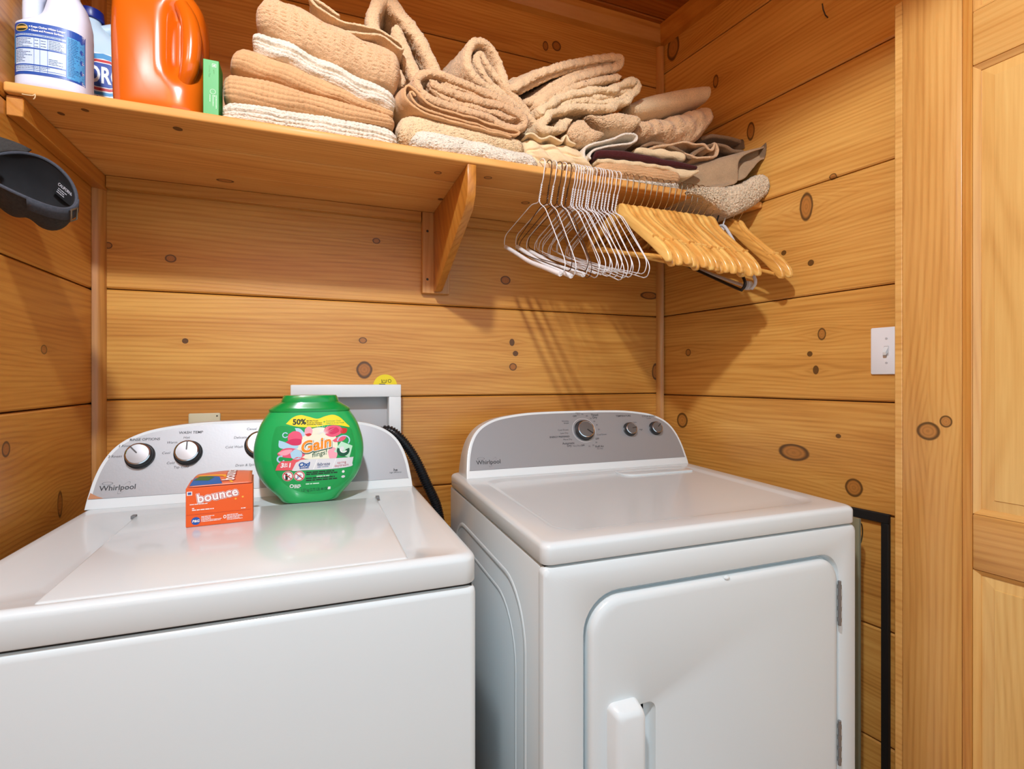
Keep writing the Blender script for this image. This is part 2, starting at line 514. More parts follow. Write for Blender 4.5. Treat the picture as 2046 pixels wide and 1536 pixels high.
# corner and ceiling mouldings
def quarter(name, cx, cy, sx, sy, r, z0, z1, mat):
    pts = [(0, 0), (r, 0)] + [(r * math.cos(a), r * math.sin(a)) for a in np.linspace(.35, 1.22, 6)] + [(0, r)]
    o = prism(name, [(cx + sx * a, cy + sy * b) for a, b in pts], z1 - z0, lambda u, v, w: (u, v, z0 + w), mat, ang=25)
    return tag(o, kind='structure')
quarter('trim_1', XL + .0006, D - .0006, 1, -1, .024, 0, 1.672, W_TRIMV)['label'] = 'pale pine corner strip behind the washer'
quarter('trim_2', 1.203, D - .0006, -1, -1, .020, 0, ZC - .062, W_TRIMV)['label'] = 'pine corner strip by the hangers'
quarter('trim_6', XL + .0006, D - .0006, 1, -1, .024, 1.731, ZC - .062, W_TRIMV)['label'] = 'pine corner strip behind the bleach'
t3 = prism('trim_3', [(D - .0005, ZC - .060), (D - .0005, ZC - .0005), (D - .040, ZC - .0005), (D - .036, ZC - .02), (D - .016, ZC - .050)], 1.738,
           lambda u, v, w: (XL + .002 + w, u, v), W_TRIMX, ang=20); tag(t3, kind='structure', label='ceiling moulding above the towels')
t4 = prism('trim_4', [(0.0005, ZC - .060), (0.0005, ZC - .0005), (.040, ZC - .0005), (.036, ZC - .02), (.016, ZC - .050)], 2.2,
           lambda u, v, w: tuple(PRW + NRW * u + DRW * (w + .002) + np.array([0, 0, v])), W_TRIMY, ang=20); tag(t4, kind='structure', label='ceiling moulding on the right wall')

# recessed ceiling downlight (the lamp itself)
RLT = thing('recessed_downlight', 'white recessed downlight in the ceiling above the doorway', 'ceiling light', (LAMP[0], LAMP[1], ZC))
V, F = [], []
prof = [(.052, ZC + .015), (.056, ZC - .002), (.078, ZC - .006), (.084, ZC - .001)]
V, F = loft_data([[(LAMP[0] + r * math.cos(2 * math.pi * k / 40), LAMP[1] + r * math.sin(2 * math.pi * k / 40), z) for k in range(40)] for r, z in prof], cap=False)
mk('trim_ring', V, F, WHITE_PL, RLT)
V, F = loft_data([[(LAMP[0] + r * math.cos(2 * math.pi * k / 40), LAMP[1] + r * math.sin(2 * math.pi * k / 40), z) for k in range(40)] for r, z in [(.053, ZC + .012), (.03, ZC + .008), (.002, ZC + .007)]])
mk('lens', V, F, plain('lamp_lens', (245, 245, 240), .5), RLT)
adopt(lo, RLT)

# ------------------------------------------------------------------ shelf with its cleats and bracket
ZS, ZT, YF = 1.710, 1.7295, 1.190
ks = knots_on([(355, 257, 9, 4), (170, 220, 7, 3), (122, 227, 6, 3), (450, 361, 16, 3), (875, 345, 8, 3), (975, 355, 9, 3), (1050, 405, 9, 3), (880, 398, 5, 2)], (0, 0, ZS), (0, 0, 1), (1, 0, 0), (0, 1, 0))
ks = [(a, b, c, max(.005, min(d, .02))) for a, b, c, d in ks]
W_SHELF = wood('pine_shelf', (1, 0, 0), (0, 1, 0), srgb(246, 196, 142), srgb(230, 168, 110), srgb(192, 126, 72), ks, rings=70, rough=.6, coat=.04)
shelf = thing('shelf', 'long pine board shelf carrying towels and detergents', 'shelf', (.35, D, ZS))
def right_x(y): return float(PRW[0] + DRW[0] * (D - y) / -DRW[1]) - .004
for i, (y0, y1) in enumerate([(YF, 1.326), (1.328, 1.478), (1.480, D - .001)]):
    poly = [(XL + .001, y0), (right_x(y0), y0), (right_x(y1), y1), (XL + .001, y1)]
    prism('shelf_board', poly, ZT - ZS, lambda u, v, w: (u, v, ZS + w), W_SHELF, shelf, bev=.005 if i == 0 else .0022, seg=3 if i == 0 else 1)
cleat = thing('shelf_cleat', 'square pine cleat under the shelf on the left wall', 'shelf support', (XL, 1.4, 1.672))
box('cleat_bar', XL + .0006, XL + .0265, YF + .012, D - .001, 1.672, ZS - .0006, W_TRIMY, cleat, bev=.0015, seg=1)
cleat2 = thing('shelf_cleat', 'pale pine cleat strip under the shelf along the rear wall', 'shelf support', (.3, D, 1.676))
box('cleat_bar', XL + .0275, .300, D - .019, D - .0006, 1.678, ZS - .0006, W_TRIMX, cleat2, bev=.0015, seg=1)
box('cleat_bar', .392, 1.183, D - .019, D - .0006, 1.678, ZS - .0006, W_TRIMX, cleat2, bev=.0015, seg=1)
W_BRK = wood('pine_bracket', (0, .55, .83), (1, .3, -.2), srgb(216, 156, 88), srgb(196, 130, 62), srgb(150, 88, 38), [(1.98, .05, .02, .012)], rings=60)
brk = thing('shelf_bracket', 'triangular pine bracket holding up the middle of the shelf', 'bracket', (.345, D, 1.457))
box('back_plate', .302, .389, D - .020, D - .0006, 1.457, ZS - .0006, W_TRIMV, brk, bev=.0015, seg=1)
poly = [(D - .0205, 1.462), (D - .0205, ZS - .0006), (YF + .004, ZS - .0006), (YF + .004, 1.668), (YF + .010, 1.636), (YF + .03, 1.608), (D - .05, 1.462)]
prism('gusset', poly, .022, lambda u, v, w: (.337 + w, u, v), W_BRK, brk, bev=.002, seg=2)
SCREW = plain('screw_steel', (70, 62, 54), .4, .8)
for z in (1.50, 1.65):
    V, F = loft_data([sring(.318, D - .0201, 0, .004, .004, 2, 12), sring(.318, D - .0213, 0, .003, .003, 2, 12)])
    V = [(a[0], D - .0201 - (.0012 if i >= 12 else 0), z + .004 * math.sin(2 * math.pi * (i % 12) / 12)) if True else a for i, a in enumerate(V)]
    mk('screw', V, F, SCREW, brk)

# thread end lying on the shelf edge
th = tube('loose_thread', catmull([at(44, 188, YF - .0015), at(56, 190, YF - .002), at(66, 191, YF - .002), at(70, 188, YF - .0025), at(70, 195, YF - .0025), at(67, 198, YF - .0016)], .002), .0009, plain('thread', (226, 196, 150), .9))
tag(rebase(th), 'curl of pale thread stuck to the shelf edge under the bleach', 'thread')

# ------------------------------------------------------------------ door standing open at the right
B4 = math.radians(4.5)
PDR = np.array([1.22, .78, 0.0]); DDR = np.array([math.sin(B4), -math.cos(B4), 0.0]); NDR = np.array([-math.cos(B4), -math.sin(B4), 0.0])
dz3 = lambda s, z, w=0.0: tuple(PDR + DDR * s - NDR * w + np.array([0, 0, z]))
kd = []
for x, y, a, b in [(1853, 861, 22, 18), (1890, 842, 11, 11)]:
    q = on_plane(x, y, PDR, NDR); t = (q - C0) @ FW
    kd.append((float(q[2]), float(q @ DDR), b / FPX * t, a / FPX * t / .8 * .72))
DL, DM, DK = srgb(236, 190, 140), srgb(220, 166, 112), srgb(184, 124, 72)
W_DST = wood('door_stile_pine', (0, 0, 1), tuple(DDR), DL, DM, DK, kd, rings=75, wob=.6, rough=.35, coat=.4)
W_DRL = wood('door_rail_pine', tuple(DDR), (0, 0, 1), DL, DM, DK, (), rings=75, wob=.7, rough=.35, coat=.4)
W_DPN = wood('door_panel_pine', (0, 0, 1), tuple(DDR), srgb(242, 204, 156), srgb(228, 182, 130), srgb(190, 136, 82), (), rings=34, wob=1.5, rough=.35, coat=.4)
door = thing('door_1', 'golden pine panel door standing open against the right wall', None, tuple(PDR)); door['kind'] = 'structure'
DWID, DTH, DTOP = .76, .035, 2.035
SW = .142
prism('door_edge', [(0, .012), (.0155, .012), (.0155, DTOP), (0, DTOP)], DTH, lambda u, v, w: dz3(u, v, w), W_DRL, door, bev=.0015, seg=1)
prism('stile_edge', [(.1253, .012), (SW, .012), (SW, DTOP), (.1253, DTOP)], DTH, lambda u, v, w: dz3(u, v, w), wood('door_stile_edge_pine', (0, 0, 1), tuple(DDR), srgb(222, 164, 100), srgb(204, 138, 74), srgb(166, 100, 46), rings=130, wob=.5, rough=.35, coat=.4), door, bev=.0012, seg=1)
prism('stile', [(.0158, .012), (.125, .012), (.125, DTOP), (.0158, DTOP)], DTH, lambda u, v, w: dz3(u, v, w), W_DST, door, bev=.002, seg=2)
prism('stile', [(DWID - SW, .012), (DWID, .012), (DWID, DTOP), (DWID - SW, DTOP)], DTH, lambda u, v, w: dz3(u, v, w), W_DST, door, bev=.002, seg=2)
mid0, mid1 = DWID / 2 - .055, DWID / 2 + .055
rails = [(.012, .24), (.808, .919), (1.819, 1.928), (DTOP - .02, DTOP)]
for z0, z1 in rails:
    prism('rail', [(SW + .0003, z0), (DWID - SW - .0003, z0), (DWID - SW - .0003, z1), (SW + .0003, z1)], DTH, lambda u, v, w: dz3(u, v, w), W_DRL, door, bev=.003, seg=2)
for (z0, z1) in zip([r[1] for r in rails[:-1]], [r[0] for r in rails[1:]]):
    prism('mullion', [(mid0, z0 + .0003), (mid1, z0 + .0003), (mid1, z1 - .0003), (mid0, z1 - .0003)], DTH, lambda u, v, w: dz3(u, v, w), W_DST, door, bev=.002, seg=2)
    for s0, s1 in ((SW, mid0), (mid1, DWID - SW)):
        a0, a1, c0, c1 = s0 + .0005, s1 - .0005, z0 + .0005, z1 - .0005
        m = .010
        # sticking moulding round the panel
        for poly in ([(a0, c0), (a0 + m, c0 + m), (a0 + m, c1 - m), (a0, c1)], [(a1, c0), (a1, c1), (a1 - m, c1 - m), (a1 - m, c0 + m)],
                     [(a0, c1), (a0 + m, c1 - m), (a1 - m, c1 - m), (a1, c1)], [(a0, c0), (a1, c0), (a1 - m, c0 + m), (a0 + m, c0 + m)]):
            bm = bmesh.new()
            outer_edge = lambda p: (abs(p[0] - a0) < 1e-6 or abs(p[0] - a1) < 1e-6 or abs(p[1] - c0) < 1e-6 or abs(p[1] - c1) < 1e-6)
            T = [bm.verts.new(dz3(p[0], p[1], .002 if outer_edge(p) else .010)) for p in poly]
            Bt = [bm.verts.new(dz3(p[0], p[1], .016)) for p in poly]
            bm.faces.new(T); bm.faces.new(list(reversed(Bt)))
            for i in range(4): bm.faces.new((T[i], T[(i + 1) % 4], Bt[(i + 1) % 4], Bt[i]))
            mkbm('moulding', bm, W_DST if abs(poly[0][0] - poly[-1][0]) < 1e-6 else W_DRL, door, smooth=False)
        # raised field panel
        e = .031
        V = [dz3(x, z, .012) for x, z in ((a0 + m, c0 + m), (a1 - m, c0 + m), (a1 - m, c1 - m), (a0 + m, c1 - m))]
        V += [dz3(x, z, .0095) for x, z in ((a0 + e, c0 + e), (a1 - e, c0 + e), (a1 - e, c1 - e), (a0 + e, c1 - e))]
        V += [dz3(x, z, .0075) for x, z in ((a0 + e + .001, c0 + e + .001), (a1 - e - .001, c0 + e + .001), (a1 - e - .001, c1 - e - .001), (a0 + e + .001, c1 - e - .001))]
        V += [dz3(x, z, .024) for x, z in ((a0 + m, c0 + m), (a1 - m, c0 + m), (a1 - m, c1 - m), (a0 + m, c1 - m))]
        Fp = [(8, 9, 10, 11), (15, 14, 13, 12)]
        for i in range(4):
            j = (i + 1) % 4
            Fp += [(i, j, 4 + j, 4 + i), (4 + i, 4 + j, 8 + j, 8 + i), (12 + i, 12 + j, j, i)]
        mk('panel', V, Fp, W_DPN, door, smooth=False)

# ------------------------------------------------------------------ fittings on the walls
# toggle switch
sw = thing('light_switch', 'white toggle light switch plate on the right wall beside the door', 'light switch', tuple(PRW + DRW * .742 + np.array([0, 0, 1.19])))
q0 = on_plane(1742, 656, PRW, NRW); s0 = float((q0 - PRW) @ DRW); z1 = float(q0[2]); z0 = z1 - .1165
rw3 = lambda u, v, w: tuple(PRW + DRW * u + NRW * (w + .0003) + np.array([0, 0, v]))
prism('plate', rrect(s0, s0 + .071, z0, z1, .003, 2), .0055, rw3, plain('switch_plastic', (232, 236, 242), .35), sw, bev=.0015, seg=2)
sc_ = s0 + .0355; zc_ = (z0 + z1) / 2
prism('toggle_slot', rrect(sc_ - .0055, sc_ + .0055, zc_ - .012, zc_ + .012, .001, 1), .0008, lambda u, v, w: rw3(u, v, w + .0055), plain('switch_slot', (205, 208, 212), .5), sw)
V = [rw3(sc_ + a * .0045, zc_ + b, w) for a, b, w in [(-1, .010, .006), (1, .010, .006), (1, -.004, .006), (-1, -.004, .006), (-.8, -.004, .017), (.8, -.004, .017), (.8, -.011, .015), (-.8, -.011, .015)]]
mk('toggle', V, [(0, 1, 5, 4), (4, 5, 6, 7), (2, 3, 7, 6), (1, 2, 6, 5), (3, 0, 4, 7), (0, 3, 2, 1)], WHITE_PL, sw, smooth=False)
for dz_ in (-.030, .030):
    prism('screw', [(sc_ + .0028 * math.cos(a), zc_ + dz_ + .0028 * math.sin(a)) for a in np.linspace(0, 6.283, 12, endpoint=False)], .0009, lambda u, v, w: rw3(u, v, w + .0055), plain('switch_screw', (190, 194, 200), .4), sw)

# blank cover plate low on the rear wall
ivory = plain('ivory_plastic', (206, 200, 168), .4)
ol = thing('outlet_cover', 'ivory electrical cover plate on the rear wall behind the washer', 'outlet', (-.289, D, 0.98))
prism('plate', rrect(-.327, -.251, .981, 1.097, .003, 2), .006, lambda u, v, w: (u, D - .0004 - w, v), ivory, ol, bev=.002, seg=2)
for dz_ in (1.02, 1.058):
    prism('socket', rrect(-.305, -.273, dz_ - .014, dz_ + .014, .008, 4), .003, lambda u, v, w: (u, D - .0064 - w, v), ivory, ol, bev=.001, seg=1)
prism('screw', [(-.259 + .002 * math.cos(a), 1.089 + .002 * math.sin(a)) for a in np.linspace(0, 6.283, 10, endpoint=False)], .0008, lambda u, v, w: (u, D - .0064 - w, v), SCREW, ol)

# washer supply box in the wall
wbx = thing('washer_outlet_box', 'white recessed washer supply box on the rear wall', 'supply box', (.08, D, 1.0))
bx0, bx1, bz0, bz1, fr, dp = -.072, .232, .955, 1.1735, .036, .055
y0 = D - dp
for nm, (a, b, c, d_) in dict(frame_top=(bx0, bx1, bz1 - fr, bz1), frame_left=(bx0, bx0 + fr, bz0 + fr, bz1 - fr), frame_right=(bx1 - fr, bx1, bz0 + fr, bz1 - fr), frame_bottom=(bx0, bx1, bz0, bz0 + fr)).items():
    box('frame_bar', a, b, y0, D - .0005, c, d_, WHITE_PL, wbx, bev=.0022, seg=2)
box('box_back', bx0 + fr, bx1 - fr, D - .007, D - .0006, bz0 + fr, bz1 - fr, plain('box_back_plastic', (190, 190, 192), .5), wbx)
for i, (xv, cv) in enumerate(((0.02, (170, 40, 34)), (.10, (40, 70, 160)))):
    V, F = loft_data([sring(xv, D - .022, z, r, r, 2, 16) for z, r in ((.992, .010), (1.02, .010), (1.021, .015), (1.035, .015), (1.036, .006), (1.045, .006))])
    vv = mk('valve', V, F, plain('valve_brass_%d' % i, (150, 120, 60), .35, .8), wbx)
    box('valve_handle', xv - .018, xv + .018, D - .027, D - .017, 1.045, 1.053, plain('valve_handle_%d' % i, cv, .4), vv, bev=.003)
# round yellow sticker on the boards above the box
yel = plain('yellow_sticker', (232, 214, 24), .45); ink = plain('black_ink', (28, 26, 24), .6)
st = thing('round_sticker', 'round yellow washing symbol sticker on the boards above the supply box', 'sticker', (.190, D, 1.14))
cxs, czs, rs = .192, 1.168, .036
prism('sticker_disc', [(cxs + rs * math.cos(a), czs + rs * math.sin(a)) for a in np.linspace(0, 6.283, 40, endpoint=False)], .0006, lambda u, v, w: (u, D - .0002 - w, v), yel, st)
mp = lambda x, y: (cxs + x, D - .0012, czs + y)
decal('wash_symbol', merge(rect2(-.012, .003, .011, .0125), poly2([(-.012, .0205), (-.0105, .0205), (-.008, .012), (-.0095, .011)]), poly2([(.005, .0205), (.0035, .0205), (.001, .011), (.0025, .011)]),
      rect2(-.008, .001, .0175, .0187), ring2(.013, .016, .004, .0054), rect2(-.018, .0, .004, .0075)), mp, ink, st)

# black strip framing the lower part of the right wall
BLK = plain('black_foam', (14, 13, 13), .75)
fr_ = thing('black_strip_frame', 'flat black strip frame on the right wall beside the dryer', 'trim strip', tuple(PRW + DRW * .60))
s_a = float((on_plane(1765, 1030, PRW, NRW) - PRW) @ DRW); s_b = float((on_plane(1780, 1030, PRW, NRW) - PRW) @ DRW)
prism('level_strip', [(.05, .834), (s_b, .834), (s_b, .8565), (.05, .8565)], .012, rw3, BLK, fr_, bev=.001, seg=1)
prism('upright_strip', [(s_a, .02), (s_b, .02), (s_b, .8335), (s_a, .8335)], .012, rw3, BLK, fr_, bev=.001, seg=1)

# folded metal rack leg leaning in the gap right of the dryer
OLV = plain('olive_metal', (150, 146, 118), .45, .4)
q = on_plane(1718, 1036, (0, .86, 0), (0, 1, 0))
rk = thing('folded_rack', 'thin olive metal rack edge with wire loop in the gap beside the dryer', 'rack', (q[0], .87, 0))
box('upright', q[0] - .004, q[0] + .005, .86, .885, .001, q[2], OLV, rk, bev=.0015)
box('upright', q[0] - .004, q[0] + .005, 1.12, 1.145, .001, q[2], OLV, rk, bev=.0015)
box('crossbar', q[0] - .003, q[0] + .004, .8855, 1.1195, q[2] - .03, q[2] - .012, OLV, rk, bev=.0015)
tube('wire_loop', catmull([(q[0] + .0045, .864, q[2] - .012), (q[0] + .012, .864, q[2] - .016), (q[0] + .015, .864, q[2] - .036), (q[0] + .011, .864, q[2] - .055), (q[0] + .0045, .864, q[2] - .066)], .004), .0014, plain('wire_dark', (74, 64, 40), .4, .7), rk)

# bent nail in the upper right wall
q = on_plane(1654, 36, PRW, NRW)
nl = tube('bent_nail', [q - NRW * .006, q + NRW * .012 + np.array([0, 0, .004]), q + NRW * .022 + np.array([0, 0, .016]), q + NRW * .026 + np.array([0, 0, .030])], .0016, SCREW)
tag(nl, 'bent nail sticking out high on the right wall', 'nail')
# ------------------------------------------------------------------ washer and dryer
PANEL_G = plain('brushed_panel', (160, 162, 166), .42, .35, bump=(220, .0002, .4))
CHROME = plain('chrome', (214, 216, 218), .16, 1.0)
SATIN = plain('satin_silver', (150, 152, 156), .34, .85)
KNOB_D = plain('knob_charcoal', (44, 45, 47), .35)
KNOB_G = plain('knob_grey', (120, 122, 125), .35, .6)
PRINT_D = plain('console_print', (52, 54, 58), .6)
PRINT_W = plain('console_print_white', (240, 240, 240), .6)
WHITE_EN2 = plain('white_enamel_rim', (228, 236, 239), .25, coat=.3)

CPROF = [(0, 0), (.0015, .020), (.0035, .035), (.008, .065), (.018, .100), (.034, .130), (.058, .153), (.095, .171), (.14, .181), (.2, .188), (.27, .1905)]

class ConsolePlane:
    def __init__(s, Y0, z0, Y1, z1):
        s.P = np.array([0, Y0, z0]); d = np.array([0, Y1 - Y0, z1 - z0]); s.d = d / np.linalg.norm(d)
        s.n = np.cross([1, 0, 0], s.d)           # points to the room (-Y)
        if s.n[1] > 0: s.n = -s.n
    def px(s, x, y):
        q = on_plane(x, y, s.P, s.n); return float(q[0]), float((q - s.P) @ s.d), float((q - C0) @ FW) / FPX
    def p3(s, u, v, w=0.0): return tuple(s.P + np.array([u, 0, 0]) + s.d * v + s.n * w)

def console(parent, pl, xa, xb, yb):
    hw = (xb - xa) / 2; xm = (xa + xb) / 2
    half = catmull([(hw - d, v) for d, v in CPROF] + [(0, .1912)], .006)
    right = [tuple(p) for p in half]
    left = [(-u, v) for u, v in reversed(right[:-1])]
    out = right + left                            # from bottom right over the top to bottom left
    O = np.array(out)
    def inset(k):
        T = np.gradient(O, axis=0); T /= np.linalg.norm(T, axis=1)[:, None]
        N = np.stack([-T[:, 1], T[:, 0]], 1)      # inwards for this direction
        Q = O + N * k; Q[:, 1] = np.maximum(Q[:, 1], 0); return Q
    rings = []
    zt = pl.P[2]
    for k, yy in ((.012, yb), (.004, yb - .012), (0, yb - .02)):
        q = inset(k); rings.append([(xm + u, yy, zt + v * pl.d[2] * .985) for u, v in q])
    for k, w in ((0, -.010), (0, -.004), (.0012, -.001), (.004, 0)):
        rings.append([pl.p3(xm + u, v, w) for u, v in inset(k)])
    V, F = loft_data(rings)
    mk('console', V, F, WHITE_EN2, parent, ang=30)
    q = inset(.0085)
    q = [(u, v) for u, v in q if v > .0215]
    q = [(q[0][0] + .001, .0215)] + q + [(q[-1][0] - .001, .0215)]
    prism('control_panel', [(xm + u, v) for u, v in q], .0012, lambda u, v, w: pl.p3(u, v, w + .0001), PANEL_G, parent, ang=60)

def knob(parent, pl, u, v, r, h, body, face, ang, chrome=True):
    N = 40
    prof = [(1.10 * r, 0), (1.10 * r, .002), (1.02 * r, .003), (1.0 * r, h * .45), (.97 * r, h * .86), (.90 * r, h)]
    rings = [[pl.p3(u + a * math.cos(2 * math.pi * k / N), v + a * math.sin(2 * math.pi * k / N), w + .0014) for k in range(N)] for a, w in prof]
    V, F = loft_data(rings); o = mk('knob', V, F, body, parent, ang=30)
    prof = [(.905 * r, h - .0006), (.905 * r, h + .0008), (.83 * r, h + .0016), (.80 * r, h + .0008)]
    rings = [[pl.p3(u + a * math.cos(2 * math.pi * k / N), v + a * math.sin(2 * math.pi * k / N), w + .0014) for k in range(N)] for a, w in prof]
    V, F = loft_data(rings, cap=False); mk('rim', V, F, CHROME, o, ang=30)
    prof = [(.82 * r, h + .0002), (.80 * r, h + .0009), (.4 * r, h + .0014), (.02 * r, h + .0016)]
    rings = [[pl.p3(u + a * math.cos(2 * math.pi * k / N), v + a * math.sin(2 * math.pi * k / N), w + .0014) for k in range(N)] for a, w in prof]
    V, F = loft_data(rings); mk('dial_face', V, F, face, o, ang=30)
    c, s = math.cos(ang), math.sin(ang)
    f = lambda a, b, w: pl.p3(u + a * c - b * s, v + a * s + b * c, w + .0014)
    prism('pointer', rrect(.08 * r, .86 * r, -.055 * r, .055 * r, .05 * r, 2), .0012, lambda a, b, w: f(a, b, h + .0011 + w), KNOB_D, o)
    return o

def ctext(parent, pl, s, x, y, hpx, mat=None, bold=.0, shear=0.0, align='CENTER', sx=1.0, w=.0016):
    u, v, k = pl.px(x, y)
    d = moved2(text2(s, hpx * 1.38 * k, bold, shear, align, sx), u, v)
    return decal('lettering', d, lambda a, b: pl.p3(a, b, w), mat or PRINT_D, parent)

def logo(parent, pl, x, y, wpx, s='Whirlpool'):
    u, v, k = pl.px(x, y)
    d0 = text2(s, .02, .012, 0, 'CENTER', 1.0)
    w0 = max(p[0] for p in d0[0]) - min(p[0] for p in d0[0]); sc = wpx * k * 1.06 / w0
    o = decal('brand_lettering', moved2(d0, u, v, 0, sc), lambda a, b: pl.p3(a, b, .0016), PRINT_D, parent)
    W = w0 * sc
    decal('swoosh', merge(ring2(u - W * .30, v + W * .155, W * .135, W * .150, 36, .32), ring2(u + W * .17, v - W * .02, W * .235, W * .243, 40, .30, math.radians(52))),
          lambda a, b: pl.p3(a, b, .0017), plain('logo_grey', (78, 80, 84), .5), o)

def deck(name, parent, x0, x1, y0, y1, zb, zt, rec, depth, r=.022, mat=WHITE_EN):
    """enamelled top: skirt, rounded shoulder and a shallow tray"""
    rings = []
    def R(ins, z, rr): return [(a, b, z) for a, b in rrect(x0 + ins, x1 - ins, y0 + ins, y1 - ins, max(rr, .004), 7)]
    rings.append(R(.006, zb, r)); rings.append(R(.001, zb + .001, r)); rings.append(R(0, zb + .003, r))
    for a in np.linspace(0, math.pi / 2, 6):
        rings.append(R(.011 * (1 - math.cos(a)), zt - .011 + .011 * math.sin(a), r))
    if rec:
        a0, a1, b0, b1, rr, slope = rec
        f = lambda i, z: [(a, b, z) for a, b in rrect(a0 + i, a1 - i, b0 + i, b1 - i, rr, 7)]
        rings += [f(-.003, zt), f(.0, zt - .0004), f(slope * .5, zt - depth * .5), f(slope, zt - depth + .0004), f(slope + .003, zt - depth)]
    V, F = loft_data(rings)
    return mk(name, V, F, mat, parent, ang=40)

# ---- washer
WX0, WX1, WY0, WY1, WZ = -.461, .236, .777, 1.480, .914
wa = thing('washing_machine', 'white top loading washing machine with grey arched control panel', 'washing machine', ((WX0 + WX1) / 2, 1.13, 0))
box('cabinet', WX0 + .001, WX1 - .001, WY0 + .001, WY1, .03, .8645, WHITE_EN, wa, bev=.012, seg=4)
box('gap_shadow_band', WX0 + .008, WX1 - .008, WY0 + .008, WY1 - .01, .860, .872, GAP_SHADE, wa)  # shade between cabinet and deck, painted as a dark inset box
deck('top_deck', wa, WX0, WX1, WY0, WY1, .8675, WZ, (-.440, .212, .7925, 1.285, .03, .078), .0150)
lid = prism('lid', [(-.329, .7965), (.131, .7965), (.1285, 1.236), (-.346, 1.236)], .0155, lambda u, v, w: (u, v, .8989 + w), WHITE_EN, wa, bev=.0055, seg=3)
box('lid_hinge', -.352, -.344, 1.232, 1.246, .9085, .9152, plain('hinge_grey', (120, 122, 124), .5), wa, bev=.001)
box('lid_hinge', .1265, .1345, 1.232, 1.246, .9085, .9152, plain('hinge_grey2', (120, 122, 124), .5), wa, bev=.001)
wp = ConsolePlane(1.327, WZ + .0003, 1.40, 1.088)
console(wa, wp, -.4615, .2285, 1.474)
for (x, y, a) in ((281, 906, 132), (377, 900, 90), (520, 884, 60)):
    u, v, k = wp.px(x, y)
    knob(wa, wp, u - (.0 if x < 500 else 0), v - .006, .0265 if x < 500 else .031, .019, KNOB_D, SATIN, math.radians(a))
for s, x, y, h, b in (("RINSE OPTIONS", 290, 878, 5.2, .012), ("1 Rinse", 249, 891, 5, 0), ("2 Rinses", 230, 912, 5, 0), ("WASH TEMP", 382, 864, 5.4, .012), ("Hot", 373, 874, 5, 0),
                      ("Warm", 344, 884, 5, 0), ("Cool", 332, 905, 5, 0), ("Cold", 341, 925, 5, 0), ("Tap Cold", 362, 933, 5, 0), ("Casual", 503, 857, 5, 0), ("Delicate", 480, 874, 5, 0),
                      ("Cold Wash", 468, 893, 5, 0), ("Drain & Spin", 490, 929, 5, 0), ("high efficiency", 790, 943.5, 3, 0), ("he", 790, 938.5, 6, .02)):
    ctext(wa, wp, s, x, y, h, bold=b, shear=.15 if b == 0 else .05)
logo(wa, wp, 236, 974, 57)
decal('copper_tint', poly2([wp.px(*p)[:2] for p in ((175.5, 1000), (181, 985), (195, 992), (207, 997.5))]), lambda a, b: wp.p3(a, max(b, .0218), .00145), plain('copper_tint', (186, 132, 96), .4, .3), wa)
FOOT = plain('rubber_foot', (40, 40, 42), .8)
def feet(par, xs, ys_):
    for x in xs:
        for y in ys_:
            V, F = loft_data([sring(x, y, z, r, r, 2, 18) for z, r in ((.0006, .020), (.012, .020), (.014, .008), (.031, .008))])
            mk('foot', V, F, FOOT, par)
feet(wa, (WX0 + .06, WX1 - .06), (WY0 + .06, WY1 - .06))

# ---- dryer
DX0, DX1, DY0, DY1 = .349, 1.098, .780, 1.485
dr = thing('clothes_dryer', 'white front loading clothes dryer with grey arched control panel', 'dryer', ((DX0 + DX1) / 2, 1.13, 0))
box('cabinet', DX0 + .0015, DX1 - .001, DY0 + .018, DY1, .03, .8735, WHITE_EN, dr, bev=.006, seg=2)
box('gap_shadow_band', DX0 + .008, DX1 - .008, DY0 + .01, DY1 - .01, .868, .880, GAP_SHADE, dr)  # dark inset box painted as the shadow below the dryer deck
# front panel with a recess for the door
dox0, dox1, doz0, doz1 = .434, 1.036, .20, .8115
rad = [.05, .045, .062, .06]     # br, tr, tl, bl
def FR(x0, x1, z0, z1, r, y): return [(a, y, b) for a, b in rrect(x0, x1, z0, z1, r, 8)]
rings = [FR(DX0, DX1, .03, .8738, .012, DY0 + .0175), FR(DX0, DX1, .03, .8738, .012, DY0 + .008), FR(DX0 + .0025, DX1 - .0025, .0325, .8713, .012, DY0 + .0025), FR(DX0 + .008, DX1 - .008, .038, .8658, .012, DY0)]
g = .007
for gg, y in ((.004 + g, DY0), (.001 + g, DY0 + .0015), (g, DY0 + .004), (.002, DY0 + .011), (0, DY0 + .0165)):
    rings.append(FR(dox0 - gg, dox1 + gg, doz0 - gg, doz1 + gg, [r + gg for r in rad], y))
V, F = loft_data(rings, cap=False)
F.append(tuple(range(len(V) - len(rings[0]), len(V))))
mk('front_panel', V, F, WHITE_EN, dr, ang=40)
